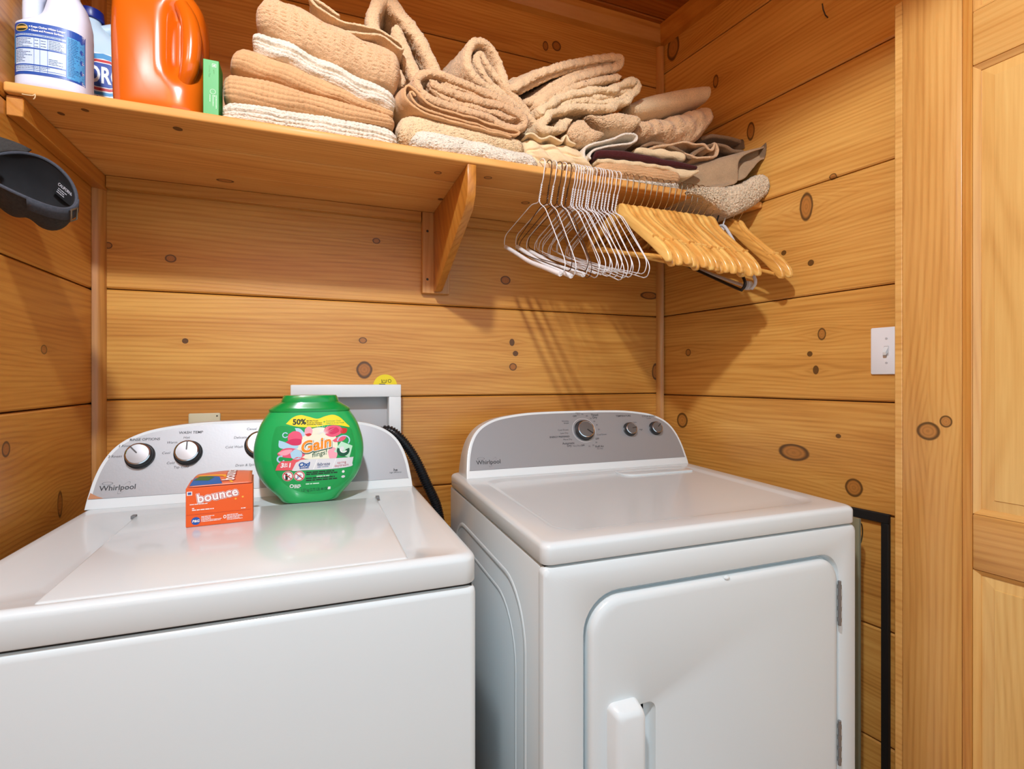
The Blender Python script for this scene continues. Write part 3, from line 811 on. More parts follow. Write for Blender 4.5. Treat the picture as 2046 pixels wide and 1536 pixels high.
# door with the finger scoop beside its handle
sc0, sc1, sz0, sz1 = .527, .569, .430, .612
def scoop(i, y): return [(a, y, b) for a, b in rrect(sc0 + i, sc1 - i, sz0 + i, sz1 - i, .016, 8)]
e = .0018
rings = [FR(dox0 + e, dox1 - e, doz0 + e, doz1 - e, rad, DY0 + .0164)]
for ins, y in ((0, .004), (.0006, .000), (.003, -.004), (.008, -.0065), (.016, -.0075)):
    rings.append(FR(dox0 + e + ins, dox1 - e - ins, doz0 + e + ins, doz1 - e - ins, rad, DY0 + y))
rings += [scoop(-.002, DY0 - .0075), scoop(0, DY0 - .0068), scoop(.004, DY0 + .004), scoop(.010, DY0 + .0095)]
V, F = loft_data(rings, cap=False)
F.append(tuple(range(len(V) - len(rings[0]), len(V))))
ddoor = mk('door', V, F, WHITE_EN, dr, ang=40)
hr = []
for y, x0, x1, z0, z1, r in ((DY0 - .0072, .468, .531, .418, .628, .012), (DY0 - .013, .470, .531, .420, .6265, .012), (DY0 - .024, .474, .5315, .424, .622, .012), (DY0 - .030, .480, .531, .430, .616, .012), (DY0 - .032, .488, .527, .438, .608, .010)):
    hr.append(FR(x0, x1, z0, z1, r, y))
V, F = loft_data(hr); mk('handle', V, F, WHITE_EN2, ddoor, ang=50)
HNG = plain('hinge_steel', (150, 152, 154), .35, .8)
for z0, z1 in ((.668, .762), (.372, .466)):
    V, F = loft_data([sring(1.0345, DY0 - .008, z, .0035, .0035, 2, 12) for z in np.linspace(z0, z1, 2)])
    h_ = mk('hinge', V, F, HNG, dr)
    for z in np.linspace(z0 + .012, z1 - .012, 4):
        V, F = loft_data([sring(1.0345, DY0 - .008, z + dz_, .0042, .0042, 2, 12) for dz_ in (-.004, .004)])
        mk('hinge_knuckle', V, F, HNG, h_)
V, F = loft_data([[(.734 + r * math.cos(a), DY0 - .001 + y, .8085 + r * .6 * math.sin(a)) for a in np.linspace(0, 6.283, 14, endpoint=False)] for r, y in ((.007, -.002), (.006, -.0055), (.003, -.007))])
mk('door_stop', V, F, WHITE_PL, dr)
# pressed ribs in the side panel
for ins, r in ((0, .007), (.052, .0055)):
    loop = rrect(DY0 + .085 + ins, DY1 - .06 - ins, .07 + ins, .80 - ins, .11, 8); loop.append(loop[0])
    V, F = tube_data([(DX0 + .0025, a, b) for a, b in loop], r, 10, caps=False)
    V = [(DX0 + .0025 + (v[0] - DX0 - .0025) * .45, v[1], v[2]) for v in V]
    mk('side_rib', V, F, WHITE_EN, dr, ang=60)
deck('top_deck', dr, DX0 + .001, DX1, DY0, DY1, .8765, WZ, (.405, 1.055, .835, 1.338, .05, .014), .0050, r=.018)
prism('raised_corner', rrect(.80, 1.035, 1.262, 1.330, [.012, .006, .006, .035], 5), .0058, lambda u, v, w: (u, v, WZ - .0054 + w), WHITE_EN, dr, bev=.0015, seg=2)

# the dryer's sides are not quite parallel to the washer's: its rear spreads slightly towards the right wall
WA_, WB_ = .022, .055
def spread(x, y): return x + (y - DY0) * (WA_ + WB_ * (x - DX0) / (DX1 - DX0))
def unspread(x, y):
    k = (y - DY0); return (x - k * (WA_ - WB_ * DX0 / (DX1 - DX0))) / (1 + k * WB_ / (DX1 - DX0))
class DryerPlane(ConsolePlane):
    def px(s, x, y):
        q = on_plane(x, y, s.P, s.n); return float(unspread(q[0], q[1])), float((q - s.P) @ s.d), float((q - C0) @ FW) / FPX
dp_ = DryerPlane(1.3665, WZ + .0003, 1.437, 1.087)
console(dr, dp_, .3690, 1.0905, 1.480)
for x, y, r, a in ((1166, 857, .0295, -38), (1257, 855, .0205, 8), (1308, 853, .0205, 38)):
    u, v, k = dp_.px(x, y)
    if r > .025:
        decal('dial_ring', ring2(u, v - .004, .0375, .0383, 60), lambda a_, b_: dp_.p3(a_, b_, .0016), PRINT_W, dr)
    knob(dr, dp_, u, v - .005, r, .018 if r > .025 else .015, KNOB_D, KNOB_G, math.radians(a))
for s_, x, y, h, b in (("Heavy", 1154, 825, 2.8, 0), ("Dry", 1155, 828.5, 2.8, 0), ("OFF", 1148, 831.5, 3.4, .02), ("Timed", 1187.5, 829, 4.4, .02), ("Dry", 1188, 834, 4.4, .02), ("70", 1163, 828, 3, 0), ("60", 1172, 831, 3, 0),
                       ("50", 1180, 836, 3, 0), ("40", 1187, 842, 3, 0), ("30", 1192, 849, 3, 0), ("20", 1196, 858, 3, 0), ("Wrinkle", 1129, 841.5, 3.2, 0), ("Shield", 1131, 845.5, 3.2, 0), ("Cool Down", 1125, 859, 3.4, 0),
                       ("Less Dry", 1127, 865.3, 3.4, 0), ("ENERGY PREFERRED", 1118, 872.8, 3.4, .02), ("More Dry", 1134, 877.8, 3.4, 0), ("Automatic", 1135.5, 885.5, 4.4, .015), ("Dry", 1137, 890.3, 4.4, .015),
                       ("Very Dry", 1151.5, 890.5, 3.2, 0), ("OFF", 1164, 889.8, 3.4, .02), ("10", 1177, 891.6, 3, 0), ("20", 1185, 889.5, 3, 0), ("30", 1191, 884, 3, 0), ("OFF", 1193, 876.5, 3.4, .02),
                       ("Cool Down", 1202, 868, 3.2, 0), ("Fluff Air", 1197.5, 891.8, 4.2, .015), ("No Heat", 1198.5, 896.2, 2.6, 0), ("TEMPERATURE", 1245, 831, 3.6, .012), ("Low", 1268, 843.5, 3, 0), ("High", 1280, 858, 3, 0),
                       ("CYCLE SIGNAL", 1296, 831.5, 3.4, .006), ("Louder", 1296, 835.5, 2.6, 0)):
    ctext(dr, dp_, s_, x, y, h, bold=b)
logo(dr, dp_, 976, 923, 46)
feet(dr, (DX0 + .06, DX1 - .06), (DY0 + .06, DY1 - .06))
def warp_tree(o):
    for c in o.children:
        me = c.data; n = len(me.vertices); co = np.empty(n * 3); me.vertices.foreach_get('co', co); co = co.reshape(-1, 3)
        co[:, 0] = spread(co[:, 0], co[:, 1]); me.vertices.foreach_set('co', co.ravel()); me.update()
        warp_tree(c)
warp_tree(dr)

# ---- corrugated drain hose behind the machines
hp = catmull([(.150, 1.548, 1.010), (.185, 1.535, 1.040), (.222, 1.520, 1.019), (.265, 1.515, .959), (.303, 1.515, .876), (.335, 1.520, .800), (.345, 1.525, .70), (.33, 1.53, .45), (.30, 1.53, .12), (.28, 1.53, .03)], .0018)
rr = np.array([.0150 if (i // 2) % 2 else .0120 for i in range(len(hp))])
V, F = tube_data(hp, rr, 14)
hs = mk('drain_hose', V, F, plain('hose_black', (26, 28, 32), .32), None, ang=30)
tag(rebase(hs), 'black corrugated drain hose hanging between the washer and dryer', 'hose')
# ------------------------------------------------------------------ detergent tub on the washer
GREEN = plain('tub_green', (22, 176, 92), .26, coat=.3, sss=.0)
GREEN_D = plain('tub_lid_green', (0, 150, 66), .25, coat=.3)
tubO = thing('detergent_tub', 'round green laundry detergent tub with floral label on the washer', 'detergent', (-.016, 1.262, WZ))
TUX, TUY, TUZ = -.0165, 1.2685, WZ + .0006
TROT = math.radians(2.0)
cT, sT = math.cos(TROT), math.sin(TROT)
def tub3(u, d, z): return (TUX + u * cT - d * sT, TUY + u * sT + d * cT, TUZ + z)
trow = smooth_rows([(0, .056, .036), (.002, .0605, .040), (.015, .0705, .045), (.040, .0935, .050), (.065, .1085, .053), (.099, .1165, .0555), (.1325, .1155, .0555), (.166, .1065, .053), (.183, .0985, .051), (.204, .0850, .048)], 46)
def tub_w(z): return np.interp(z, trow[:, 0], trow[:, 1]), np.interp(z, trow[:, 0], trow[:, 2])
EX = 3.0
def tub_ring(z, a, b, e=EX, n=72):
    return [tub3(x, y, z) for x, y, _ in sring(0, 0, 0, a, b, e, n)]
V, F = loft_data([tub_ring(z, a, b) for z, a, b in trow]); mk('tub_body', V, F, GREEN, tubO, ang=50)
lidr = [(.2035, .0868, .0500), (.2075, .0868, .0500), (.2085, .0855, .049), (.213, .0790, .047), (.219, .0690, .045), (.2235, .0625, .043), (.2238, .0612, .042), (.2262, .0612, .042), (.2300, .0600, .0415), (.2365, .0572, .040), (.2385, .0555, .039)]
V, F = loft_data([tub_ring(z, a, b) for z, a, b in lidr]); mk('tub_lid', V, F, GREEN_D, tubO, ang=35)
# label: drawn on the front plane of the tub, wrapped on its surface
TFN = np.array([sT, -cT, 0.0]); TFP = np.array([TUX, TUY, 0]) + TFN * .0545
def tpx(xc, yc):      # photo crop coordinates -> local u, z
    q = on_plane(500 + xc / 6.4, 780 + yc / 6.4, TFP, TFN)
    return float((q - TFP) @ np.array([cT, sT, 0])), float(q[2] - TUZ)
def tub_map(w):
    def f(u, z):
        a, b = tub_w(z); r = min(abs(u) / a, .995)
        return tub3(u, -b * (1 - r ** EX) ** (1 / EX) - w, z)
    return f
def tpoly(pts): return poly2([tpx(*p) for p in pts])
def smoothp(pts, n=3.0):
    P = [tpx(*p) for p in pts]; P = catmull(P + [P[0]], .0025)[:-1]; return poly2([tuple(p) for p in P])
def tdecal(name, data, w, mat, ml=.012): return decal(name, data, tub_map(w), mat, LAB, ml)
C_ = lambda n, c, r=.4: plain('label_' + n, c, r)
G_LAB = C_('green', (16, 160, 78), .35); YEL = C_('yellow', (246, 226, 40)); PNK = C_('pink', (232, 88, 120)); PNKL = C_('pale_pink', (246, 168, 184)); MAG = C_('rose', (212, 44, 92))
SKY = C_('sky', (176, 216, 238)); CRM = C_('cream', (240, 240, 214)); ORG = C_('orange', (246, 146, 22)); WHT = C_('white', (246, 246, 246)); DGR = C_('deep_green', (8, 84, 56)); RED = C_('red', (206, 42, 40)); BLU = C_('blue', (28, 84, 160)); INK = C_('ink', (30, 44, 34)); LGR = C_('light_green', (190, 236, 206)); SAL = C_('salmon', (232, 92, 100)); GRY = C_('pale_grey', (224, 226, 230))
base = [(330, 470), (430, 455), (640, 470), (1000, 465), (1275, 480), (1330, 600), (1352, 760), (1335, 950), (1270, 1120), (1140, 1230), (980, 1300), (800, 1330), (600, 1290), (440, 1200), (330, 1060), (275, 900), (268, 740), (290, 580)]
LAB = decal('label', smoothp(base), tub_map(.0003), G_LAB, tubO, .010)
tdecal('yellow_banner', smoothp([(455, 430), (540, 350), (640, 316), (740, 335), (860, 362), (960, 330), (1060, 312), (1150, 345), (1230, 420), (1275, 470), (1150, 448), (1000, 440), (800, 470), (600, 462)]), .0006, YEL)
def ttext(name, s, xc, yc, hc, mat, w, bold=0, shear=0, rot=0.0, sx=1.0, align='CENTER'):
    u, z = tpx(xc, yc); k = .0001677
    return tdecal(name, moved2(text2(s, hc * 1.38 * k, bold, shear, align, sx), u, z, rot), w, mat, .02)
ttext('banner_lettering', '50%', 628, 402, 70, INK, .0009, .035, 0, 0, 1.0)
ttext('banner_lettering', 'MORE Fresh', 795, 388, 20, INK, .0009, .01, 0, 0, 1.0)
ttext('banner_lettering', 'PLUS de fraîcheur', 822, 413, 20, INK, .0009, .01, 0, 0, .95)
ttext('banner_lettering', '+', 948, 402, 40, G_LAB, .0009, .01)
ttext('banner_lettering', 'Coldwater Clean', 1065, 388, 20, G_LAB, .0009)
ttext('banner_lettering', 'Exigence en eau froide', 1090, 413, 20, G_LAB, .0009, 0, 0, 0, .9)
tdecal('fine_print', merge(*[moved2(bars2(0, .034, 0, 1, .003, .0012, 3), *tpx(722, 434))]), .0009, INK)
# flowers, swirls and burst
tdecal('glow', smoothp([(560, 640), (720, 520), (900, 470), (1060, 540), (1120, 700), (1060, 860), (860, 880), (640, 860), (520, 780)]), .0006, CRM)
for nm, pts, m_, w in (
    ('petal', [(490, 560), (560, 520), (640, 540), (665, 620), (600, 690), (510, 680), (480, 620)], PNK, .0008),
    ('petal', [(450, 660), (540, 620), (650, 625), (640, 690), (540, 700)], MAG, .0009),
    ('petal', [(345, 810), (430, 745), (560, 740), (700, 800), (640, 860), (470, 860), (370, 840)], PNK, .0008),
    ('petal', [(350, 800), (450, 760), (540, 760), (480, 820), (400, 830)], PNKL, .0010),
    ('petal', [(700, 490), (750, 460), (795, 500), (780, 570), (720, 585), (695, 540)], PNKL, .0008),
    ('petal', [(700, 560), (760, 545), (785, 562), (740, 585)], RED, .0010),
    ('petal', [(960, 470), (1060, 445), (1160, 470), (1170, 540), (1080, 590), (990, 580), (940, 530)], PNK, .0008),
    ('petal', [(1010, 480), (1100, 470), (1140, 520), (1060, 560), (1000, 540)], MAG, .0009),
    ('petal', [(1165, 480), (1240, 490), (1225, 545), (1160, 545)], RED, .0008),
    ('petal', [(1050, 640), (1130, 590), (1230, 585), (1190, 640), (1090, 660)], PNK, .0008),
    ('petal', [(990, 780), (1040, 720), (1110, 760), (1100, 860), (1020, 870)], PNKL, .0008),
    ('petal', [(520, 900), (600, 850), (700, 870), (640, 905)], SAL, .0009),
    ('ribbon', [(365, 640), (440, 660), (540, 700), (610, 690), (600, 740), (480, 750), (370, 730)], SKY, .0007),
    ('ribbon', [(510, 800), (580, 750), (660, 790), (640, 870), (540, 870)], SKY, .0009),
    ('ribbon', [(570, 480), (640, 490), (700, 560), (660, 590), (600, 540)], SKY, .0007)):
    tdecal(nm, smoothp(pts), w, m_)
u, z = tpx(448, 572); tdecal('swirl', ring2(u, z, .0040, .0062, 24, 1, 0, 30, 330), .0008, SKY)
u, z = tpx(390, 880); tdecal('swirl', ring2(u, z, .0050, .0082, 24, 1, 0, 60, 340), .0008, SKY)
u, z = tpx(1195, 640); tdecal('swirl', ring2(u, z, .0115, .0145, 30, .85, 0, -40, 180), .0008, SKY)
u, z = tpx(925, 560)
rays = []
for i in range(17):
    a = math.radians(8 + i * 10.2); L = .017 + .008 * (i % 3)
    rays.append(poly2([(u + .004 * math.cos(a - .1), z + .004 * math.sin(a - .1)), (u + L * math.cos(a), z + L * math.sin(a)), (u + .004 * math.cos(a + .1), z + .004 * math.sin(a + .1))]))
tdecal('sun_rays', merge(*rays), .0011, WHT)
# product name
u, z = tpx(832, 690)
gname = text2('Gain', .0345, .030, .22, 'CENTER', 1.0, 1.0, 4)
gout = text2('Gain', .0345, .070, .22, 'CENTER', 1.0, 1.0, 4)
gsh = text2('Gain', .0345, .082, .22, 'CENTER', 1.0, 1.0, 4)
tdecal('name_shadow', moved2(gsh, u + .0004, z - .0016, .20), .0013, DGR)
tdecal('name_outline', moved2(gout, u, z, .20), .0016, WHT)
tdecal('name_lettering', moved2(gname, u, z, .20), .0020, ORG)
ttext('name_lettering', 'flings!', 880, 803, 64, DGR, .0014, .0, .25, .17, .95)
# pod
tdecal('pod', tpoly([(1070, 780), (1165, 650), (1312, 710), (1270, 862)]), .0009, LGR)
u, z = tpx(1190, 765); tdecal('pod_swirl', ring2(u, z, .005, .0140, 30, .95, 0, 150, 380), .0012, DGR)
tdecal('pod_swirl', ring2(u + .001, z + .002, .006, .0085, 30, .9, 0, 170, 330), .0014, WHT)
tdecal('pod_swirl', disc2(u - .003, z + .004, .005, 20), .0014, GRY)
# white strip
tdecal('claims_strip', smoothp([(585, 905), (700, 880), (1000, 868), (1310, 855), (1322, 860), (1310, 930), (1290, 975), (1000, 1005), (700, 1018), (530, 1022)]), .0012, GRY)
tdecal('claims_flag', tpoly([(395, 905), (640, 895), (585, 920), (535, 1020), (320, 1028), (345, 960)]), .0013, SAL)
ttext('claims_lettering', '3', 405, 958, 58, WHT, .0017, .04, .2, .05); ttext('claims_lettering', '1', 502, 955, 58, WHT, .0017, .04, .2, .05)
ttext('claims_lettering', 'IN', 455, 942, 24, WHT, .0017, .03, .2, .05); ttext('claims_lettering', 'EN', 452, 970, 24, WHT, .0017, .03, .2, .05)
ttext('claims_lettering', 'Oxi', 685, 943, 56, BLU, .0017, .045, .2, .03, 1.15); ttext('claims_lettering', 'boost', 690, 983, 28, BLU, .0017, .03, 0, .03, 1.25)
ttext('claims_lettering', 'febreze', 935, 937, 46, C_('navy', (34, 50, 110)), .0017, .0, .25, .03, .85); ttext('claims_lettering', 'odor remover', 930, 972, 18, BLU, .0017, 0, 0, .03)
ttext('claims_lettering', 'spring', 1170, 917, 34, C_('rosewood', (196, 110, 120)), .0017, 0, 0, .03); ttext('claims_lettering', 'daydream', 1170, 955, 34, C_('rosewood2', (196, 110, 120)), .0017, 0, 0, .03)
tdecal('strip_line', merge(tpoly([(800, 1008), (812, 1006), (862, 880), (850, 881)]), tpoly([(1040, 1000), (1050, 998), (1100, 872), (1090, 873)])), .0015, WHT)
# warning discs and small print
for xc, yc in ((480, 1098), (627, 1094)):
    u, z = tpx(xc, yc)
    tdecal('warning_disc', disc2(u, z, .0112), .0008, WHT); tdecal('warning_ring', ring2(u, z, .0088, .0106), .0011, RED)
    tdecal('warning_bar', moved2(rect2(-.009, .009, -.0009, .0009), u, z, math.radians(-42)), .0014, RED)
    if xc < 500:
        tdecal('warning_figure', merge(disc2(u - .0030, z + .0040, .0024, 16), moved2(rect2(-.005, .000, -.008, .0015), u, z), moved2(rect2(0, .006, -.0008, .0008), u - .001, z - .001, .5)), .0012, INK)
    else:
        tdecal('warning_figure', merge(ring2(u, z, .0030, .0042, 20, .55, .3), disc2(u, z, .0015, 14), moved2(rect2(-.006, -.001, -.0008, .0008), u - .001, z - .003, .5)), .0012, BLU)
a = tpx(715, 1042); b = tpx(1118, 1042)
tdecal('fine_print', bars2(a[0], b[0], a[1], 2, .0042, .0026, 5), .0008, INK)
a2 = tpx(712, 1118); tdecal('fine_print', bars2(a2[0], b[0] + .004, a2[1], 2, .0048, .0026, 6), .0008, INK)
a3 = tpx(848, 1092); tdecal('fine_print', bars2(a3[0], a3[0] + .028, a3[1], 1, .004, .0024, 8), .0008, LGR)
a4 = tpx(710, 1192); tdecal('fine_print', bars2(a4[0], a4[0] + .033, a4[1], 1, .004, .0026, 9), .0008, LGR)
a5 = tpx(562, 1210); tdecal('fine_print', bars2(a5[0], a5[0] + .014, a5[1], 3, .0030, .0018, 10), .0008, WHT)
u, z = tpx(530, 1228); tdecal('recycle_mark', ring2(u, z, .0026, .0042, 20), .0008, WHT)
u, z = tpx(1192, 1040); tdecal('care_mark', disc2(u, z, .0030), .0008, WHT); u, z = tpx(1192, 1106); tdecal('care_mark', disc2(u, z, .0042, 20, .0030), .0008, GRY)
ttext('weight_lettering', '1.27 kg (2.75 LB) 44 OZ', 825, 1270, 40, DGR, .0008, .005, 0, .0, .62)
u, z = tpx(1010, 1252); tdecal('care_mark', rect2(u - .003, u + .003, z - .003, z + .003), .0008, WHT)

# ------------------------------------------------------------------ dryer sheet box on the washer
BORG = plain('carton_orange', (232, 92, 22), .42); BPK = plain('carton_coral', (226, 120, 84), .42); BBL = plain('carton_blue', (40, 104, 176), .42); BGR = plain('carton_leaf', (60, 110, 60), .42)
BW = plain('carton_white', (244, 238, 236), .45); BRED = plain('carton_red', (190, 60, 40), .45); BYE = plain('carton_yellow', (246, 178, 60), .45)
bq = onz(371, 1055, WZ); bq2 = onz(505.5, 1040.5, WZ)
bu = (bq2 - bq) / np.linalg.norm(bq2 - bq); bv = np.array([-bu[1], bu[0], 0]); BWD = float(np.linalg.norm(bq2 - bq)); BH, BDP = .0725, .082
bo = thing('dryer_sheet_box', 'small orange dryer sheet carton standing on the washer lid', 'box', tuple(bq + bu * BWD / 2 + bv * BDP / 2))
b3 = lambda u, v, z: tuple(bq + bu * u + bv * v + np.array([0, 0, z + .0006]))
V = [b3(*p) for p in [(0, 0, 0), (BWD, 0, 0), (BWD, BDP, 0), (0, BDP, 0), (0, 0, BH), (BWD, 0, BH), (BWD, BDP, BH + .004), (0, BDP, BH + .002)]]
bm = bmesh.new(); vv = [bm.verts.new(p) for p in V]
for f in [(0, 1, 2, 3), (4, 7, 6, 5), (0, 4, 5, 1), (1, 5, 6, 2), (2, 6, 7, 3), (3, 7, 4, 0)]: bm.faces.new([vv[i] for i in f])
bmesh.ops.bevel(bm, geom=list(bm.edges), offset=.0009, segments=1, affect='EDGES')
carton = mkbm('carton', bm, BORG, bo, smooth=False)
# propped-up top flap, hinged along the front edge and domed
fl_pts = []
NX, NY = 14, 10
for j in range(NY + 1):
    for i in range(NX + 1):
        a = i / NX; b_ = j / NY
        fl_pts.append(b3(.004 + a * (BWD - .006) + .010 * b_ * (1 - a) , .001 + b_ * BDP * .95, BH + .0015 + .011 * math.sin(b_ * 2.0) + .0035 * math.sin(a * math.pi) * b_))
FF = [(j * (NX + 1) + i, j * (NX + 1) + i + 1, (j + 1) * (NX + 1) + i + 1, (j + 1) * (NX + 1) + i) for j in range(NY) for i in range(NX)]
flap = mk('top_flap', fl_pts, FF, BPK, bo)
sm = flap.modifiers.new('board', 'SOLIDIFY'); sm.thickness = .0012; sm.offset = 1
def flap_map(w):
    def f(a, b_):
        return b3(.004 + a * (BWD - .006) + .010 * b_ * (1 - a), .001 + b_ * BDP * .95, BH + .0030 + w + .011 * math.sin(b_ * 2.0) + .0035 * math.sin(a * math.pi) * b_)
    return f
decal('sky_print', poly2([(.01, .02), (.52, .03), (.44, .40), (.20, .52), (.02, .44)]), flap_map(.0003), BBL, flap, .08)
decal('leaf_print', poly2([(.03, .30), (.28, .22), (.36, .40), (.10, .56)]), flap_map(.0005), BGR, flap, .08)
decal('yellow_print', poly2([(.02, .56), (.50, .42), (.66, .04), (.70, .04), (.54, .50), (.04, .64)]), flap_map(.0006), BYE, flap, .08)
tt = text2('bounce', .34, .025, 0, 'CENTER', 1.0); tt = ([(p[0] * .78, p[1] * .9) for p in tt[0]], tt[1])
to_ = text2('bounce', .34, .07, 0, 'CENTER', 1.0); to_ = ([(p[0] * .78, p[1] * .9) for p in to_[0]], to_[1])
for d_, w_, m_, nm in ((to_, .0010, BRED, 'name_outline'), (tt, .0014, BW, 'name_lettering')):
    V2 = [(.60 - p[1] * .95, .52 + p[0] * .95) for p in d_[0]]
    decal(nm, (V2, d_[1]), flap_map(w_), m_, flap)
bf = lambda w: (lambda x, y: b3(x, -.0003 - w, y))
kx, ky = BWD / 137.0, BH / 77.0                  # metres per photo pixel on the front face
def bpx(xc, yc):                                   # crop (150,760, 4.8x) -> face coordinates
    q_ = on_plane(150 + xc / 4.8, 760 + yc / 4.8, bq, bv); return float((q_ - bq) @ bu), float(q_[2] - WZ)
u, z = bpx(1368, 1098)
nm1 = text2('bounce', .0225, .025, .0, 'CENTER', 1.0, 1.02); nm2 = text2('bounce', .0225, .062, .0, 'CENTER', 1.0, 1.02); nm3 = text2('bounce', .0225, .088, .0, 'CENTER', 1.0, 1.02)
decal('name_outline', moved2(nm3, u, z, .13), bf(.0001), BW, carton); decal('name_outline', moved2(nm2, u, z, .13), bf(.0003), BRED, carton); decal('name_lettering', moved2(nm1, u, z, .13), bf(.0005), BW, carton)
u, z = bpx(1098, 1088); decal('count_mark', rect2(u - .0042, u + .0042, z - .0036, z + .0036), bf(.0001), BW, carton); decal('count_mark', rect2(u - .0028, u + .0028, z - .0022, z + .0022), bf(.0003), plain('count_blue', (70, 90, 150), .5), carton)
u, z = bpx(1158, 1350); decal('maker_disc', disc2(u, z, .0072, 28), bf(.0001), plain('maker_blue', (20, 84, 170), .4), carton)
decal('maker_lettering', moved2(text2('P&G', .0062, .04, .2, 'CENTER'), u, z), bf(.0004), BW, carton)
for (xc, yc, wd_, rows, h_, sd) in ((1100, 1192, .032, 1, .0014, 1), (1122, 1228, .008, 1, .0018, 2), (1122, 1244, .044, 1, .0018, 3), (1592, 1222, .009, 1, .0016, 4), (1210, 1305, .034, 5, .0011, 5), (1456, 1286, .036, 5, .0011, 6)):
    u, z = bpx(xc, yc); decal('fine_print', bars2(u, u + wd_, z, rows, h_ * 2.1, h_, sd, .9), bf(.0001), BW, carton)
u, z = bpx(1436, 1308); decal('flame_mark', merge(ring2(u, z, .0014, .0026, 16, 1.3)), bf(.0001), BW, carton)
u0, z0_ = bpx(1066, 1296); decal('fold_line', rect2(.001, BWD - .003, z0_ - .0003, z0_ + .0001), bf(.0001), BRED, carton)
for xc, yc in ((1540, 1135), (1608, 1116)):
    u, z = bpx(xc, yc); decal('spark_print', disc2(u, z, .0018, 12), bf(.0001), BYE, carton)
decal('side_print', bars2(.012, .075, .062, 12, .0046, .0016, 11, .95), lambda x, y: b3(BWD + .0004, x, y), plain('side_pale', (206, 150, 120), .5), carton)

# ------------------------------------------------------------------ bottles on the shelf
ZB = ZT + .0004
BOT = plain('bleach_plastic', (214, 222, 240), .34, sss=.0); BLAB = plain('bleach_label_blue', (26, 74, 160), .4); BLL = plain('bleach_label_pale', (196, 214, 238), .45); BCY = plain('bleach_label_cyan', (70, 150, 206), .45)
BCAP = plain('bleach_cap_blue', (16, 44, 140), .35)
def jug(name, label, cx, cy, rot, a, b, h, mat, hs, hcol, cap_r=.021, handle=True, e=2.8, group=None, rows0=None, path0=None):
    t = thing(name, label, 'bottle', (cx, cy, ZB), group)
    rows = smooth_rows(rows0 or [(0, a * .93, b * .92, 0), (.004, a * .985, b * .98, 0), (.012, a, b, 0), (h * .30, a, b, 0), (h * .50, a, b, 0), (h * .58, a * .97, b * .97, .0), (h * .68, a * .80, b * .9, -hs * a * .12), (h * .78, a * .56, b * .74, -hs * a * .30), (h * .87, a * .34, b * .46, -hs * a * .42), (h * .91, cap_r * .9, cap_r * .9, -hs * a * .44), (h * .93, cap_r * .86, cap_r * .86, -hs * a * .44)], 50)
    c, s = math.cos(rot), math.sin(rot)
    def L(u, v, z): return (cx + u * c - v * s, cy + u * s + v * c, ZB + z)
    rings = [[L(x, y, z) for x, y, _ in sring(o_, 0, 0, aa, bb, 2 + (e - 2) * max(0, min(1, (h * .9 - z) / (h * .3))), 56)] for z, aa, bb, o_ in rows]
    V, F = loft_data(rings); mk('bottle_body', V, F, mat, t, ang=50)
    ox = float(rows[-1][3])
    rr_ = [(h * .925, cap_r * 1.1), (h * .93, cap_r * 1.14), (h * .995, cap_r * 1.08), (h, cap_r * .98)]
    V, F = loft_data([[L(x, y, z) for x, y, _ in sring(ox, 0, 0, r * (1 + .012 * (k_ % 2)), r, 2, 40)] for k_, (z, r) in enumerate(rr_)]); mk('cap', V, F, hcol, t, ang=35)
    if handle:
        pth = catmull(path0 or [(ox + hs * a * .30, h * .86), (hs * a * .45 + ox * .3, h * .90), (hs * a * .78, h * .84), (hs * a * .95, h * .70), (hs * a * .88, h * .54)], .006)
        V, F = tube_data([L(u, 0, z) for u, z in pth], np.linspace(.014, .017, len(pth)), 16); mk('handle', V, F, mat, t, ang=60)
    def surf(w):
        def f(u, z):
            aa, bb = np.interp(z, rows[:, 0], rows[:, 1]), np.interp(z, rows[:, 0], rows[:, 2])
            # u runs round the front: arc position in metres measured from the middle of the front
            r = max(-.999, min(.999, u / aa)); return L(u, -(bb + w) * (1 - abs(r) ** e) ** (1 / e) if abs(r) < .999 else 0, z)
        return f
    return t, surf, L, rows
A1, B1 = .0560, .0430
R1 = [(0, A1 * .94, B1 * .93, 0), (.004, A1 * .985, B1 * .98, 0), (.010, A1, B1, 0), (.06, A1, B1, 0), (.116, A1, B1, 0), (.124, A1 * .97, B1 * .97, .002), (.132, A1 * .86, B1 * .92, .008), (.140, A1 * .72, B1 * .86, .0155), (.152, A1 * .63, B1 * .80, .020), (.180, A1 * .52, B1 * .70, .020), (.200, A1 * .38, B1 * .52, .017), (.212, .021, .021, .016), (.218, .019, .019, .016)]
P1 = [(-.036, .108), (-.036, .130), (-.036, .160), (-.033, .185), (-.018, .203), (.006, .204)]
b1, s1, L1, r1 = jug('bleach_jug', 'white bleach jug with blue directions label at the shelf end', -.4745, 1.240, math.radians(-3), A1, B1, .236, BOT, -1, BCAP, rows0=R1, path0=P1)
def lab1(name, d, w, m_): return decal(name, d, s1(w), m_, lb1, .007)
lb1 = decal('label', rect2(-.0545, .0545, .022, .118), s1(.0004), BLAB, b1, .004)
lab1('label_table', rect2(-.0455, .0330, .0275, .0965), .0007, BLL)
lab1('label_side', rect2(.0345, .0540, .0255, .104), .0007, BCY)
lab1('label_side', rect2(-.0540, -.0465, .044, .098), .0007, BCY)
lab1('table_line', merge(*[rect2(-.0455, .0330, z, z + t_) for z, t_ in ((.0900, .0032), (.0690, .0024), (.0385, .0024), (.0300, .0008))] + [rect2(x, x + .0006, .0275, .090) for x in (-.014, -.005, .0065)]), .0010, BLAB)
FPR = plain('bleach_print', (60, 84, 130), .5)
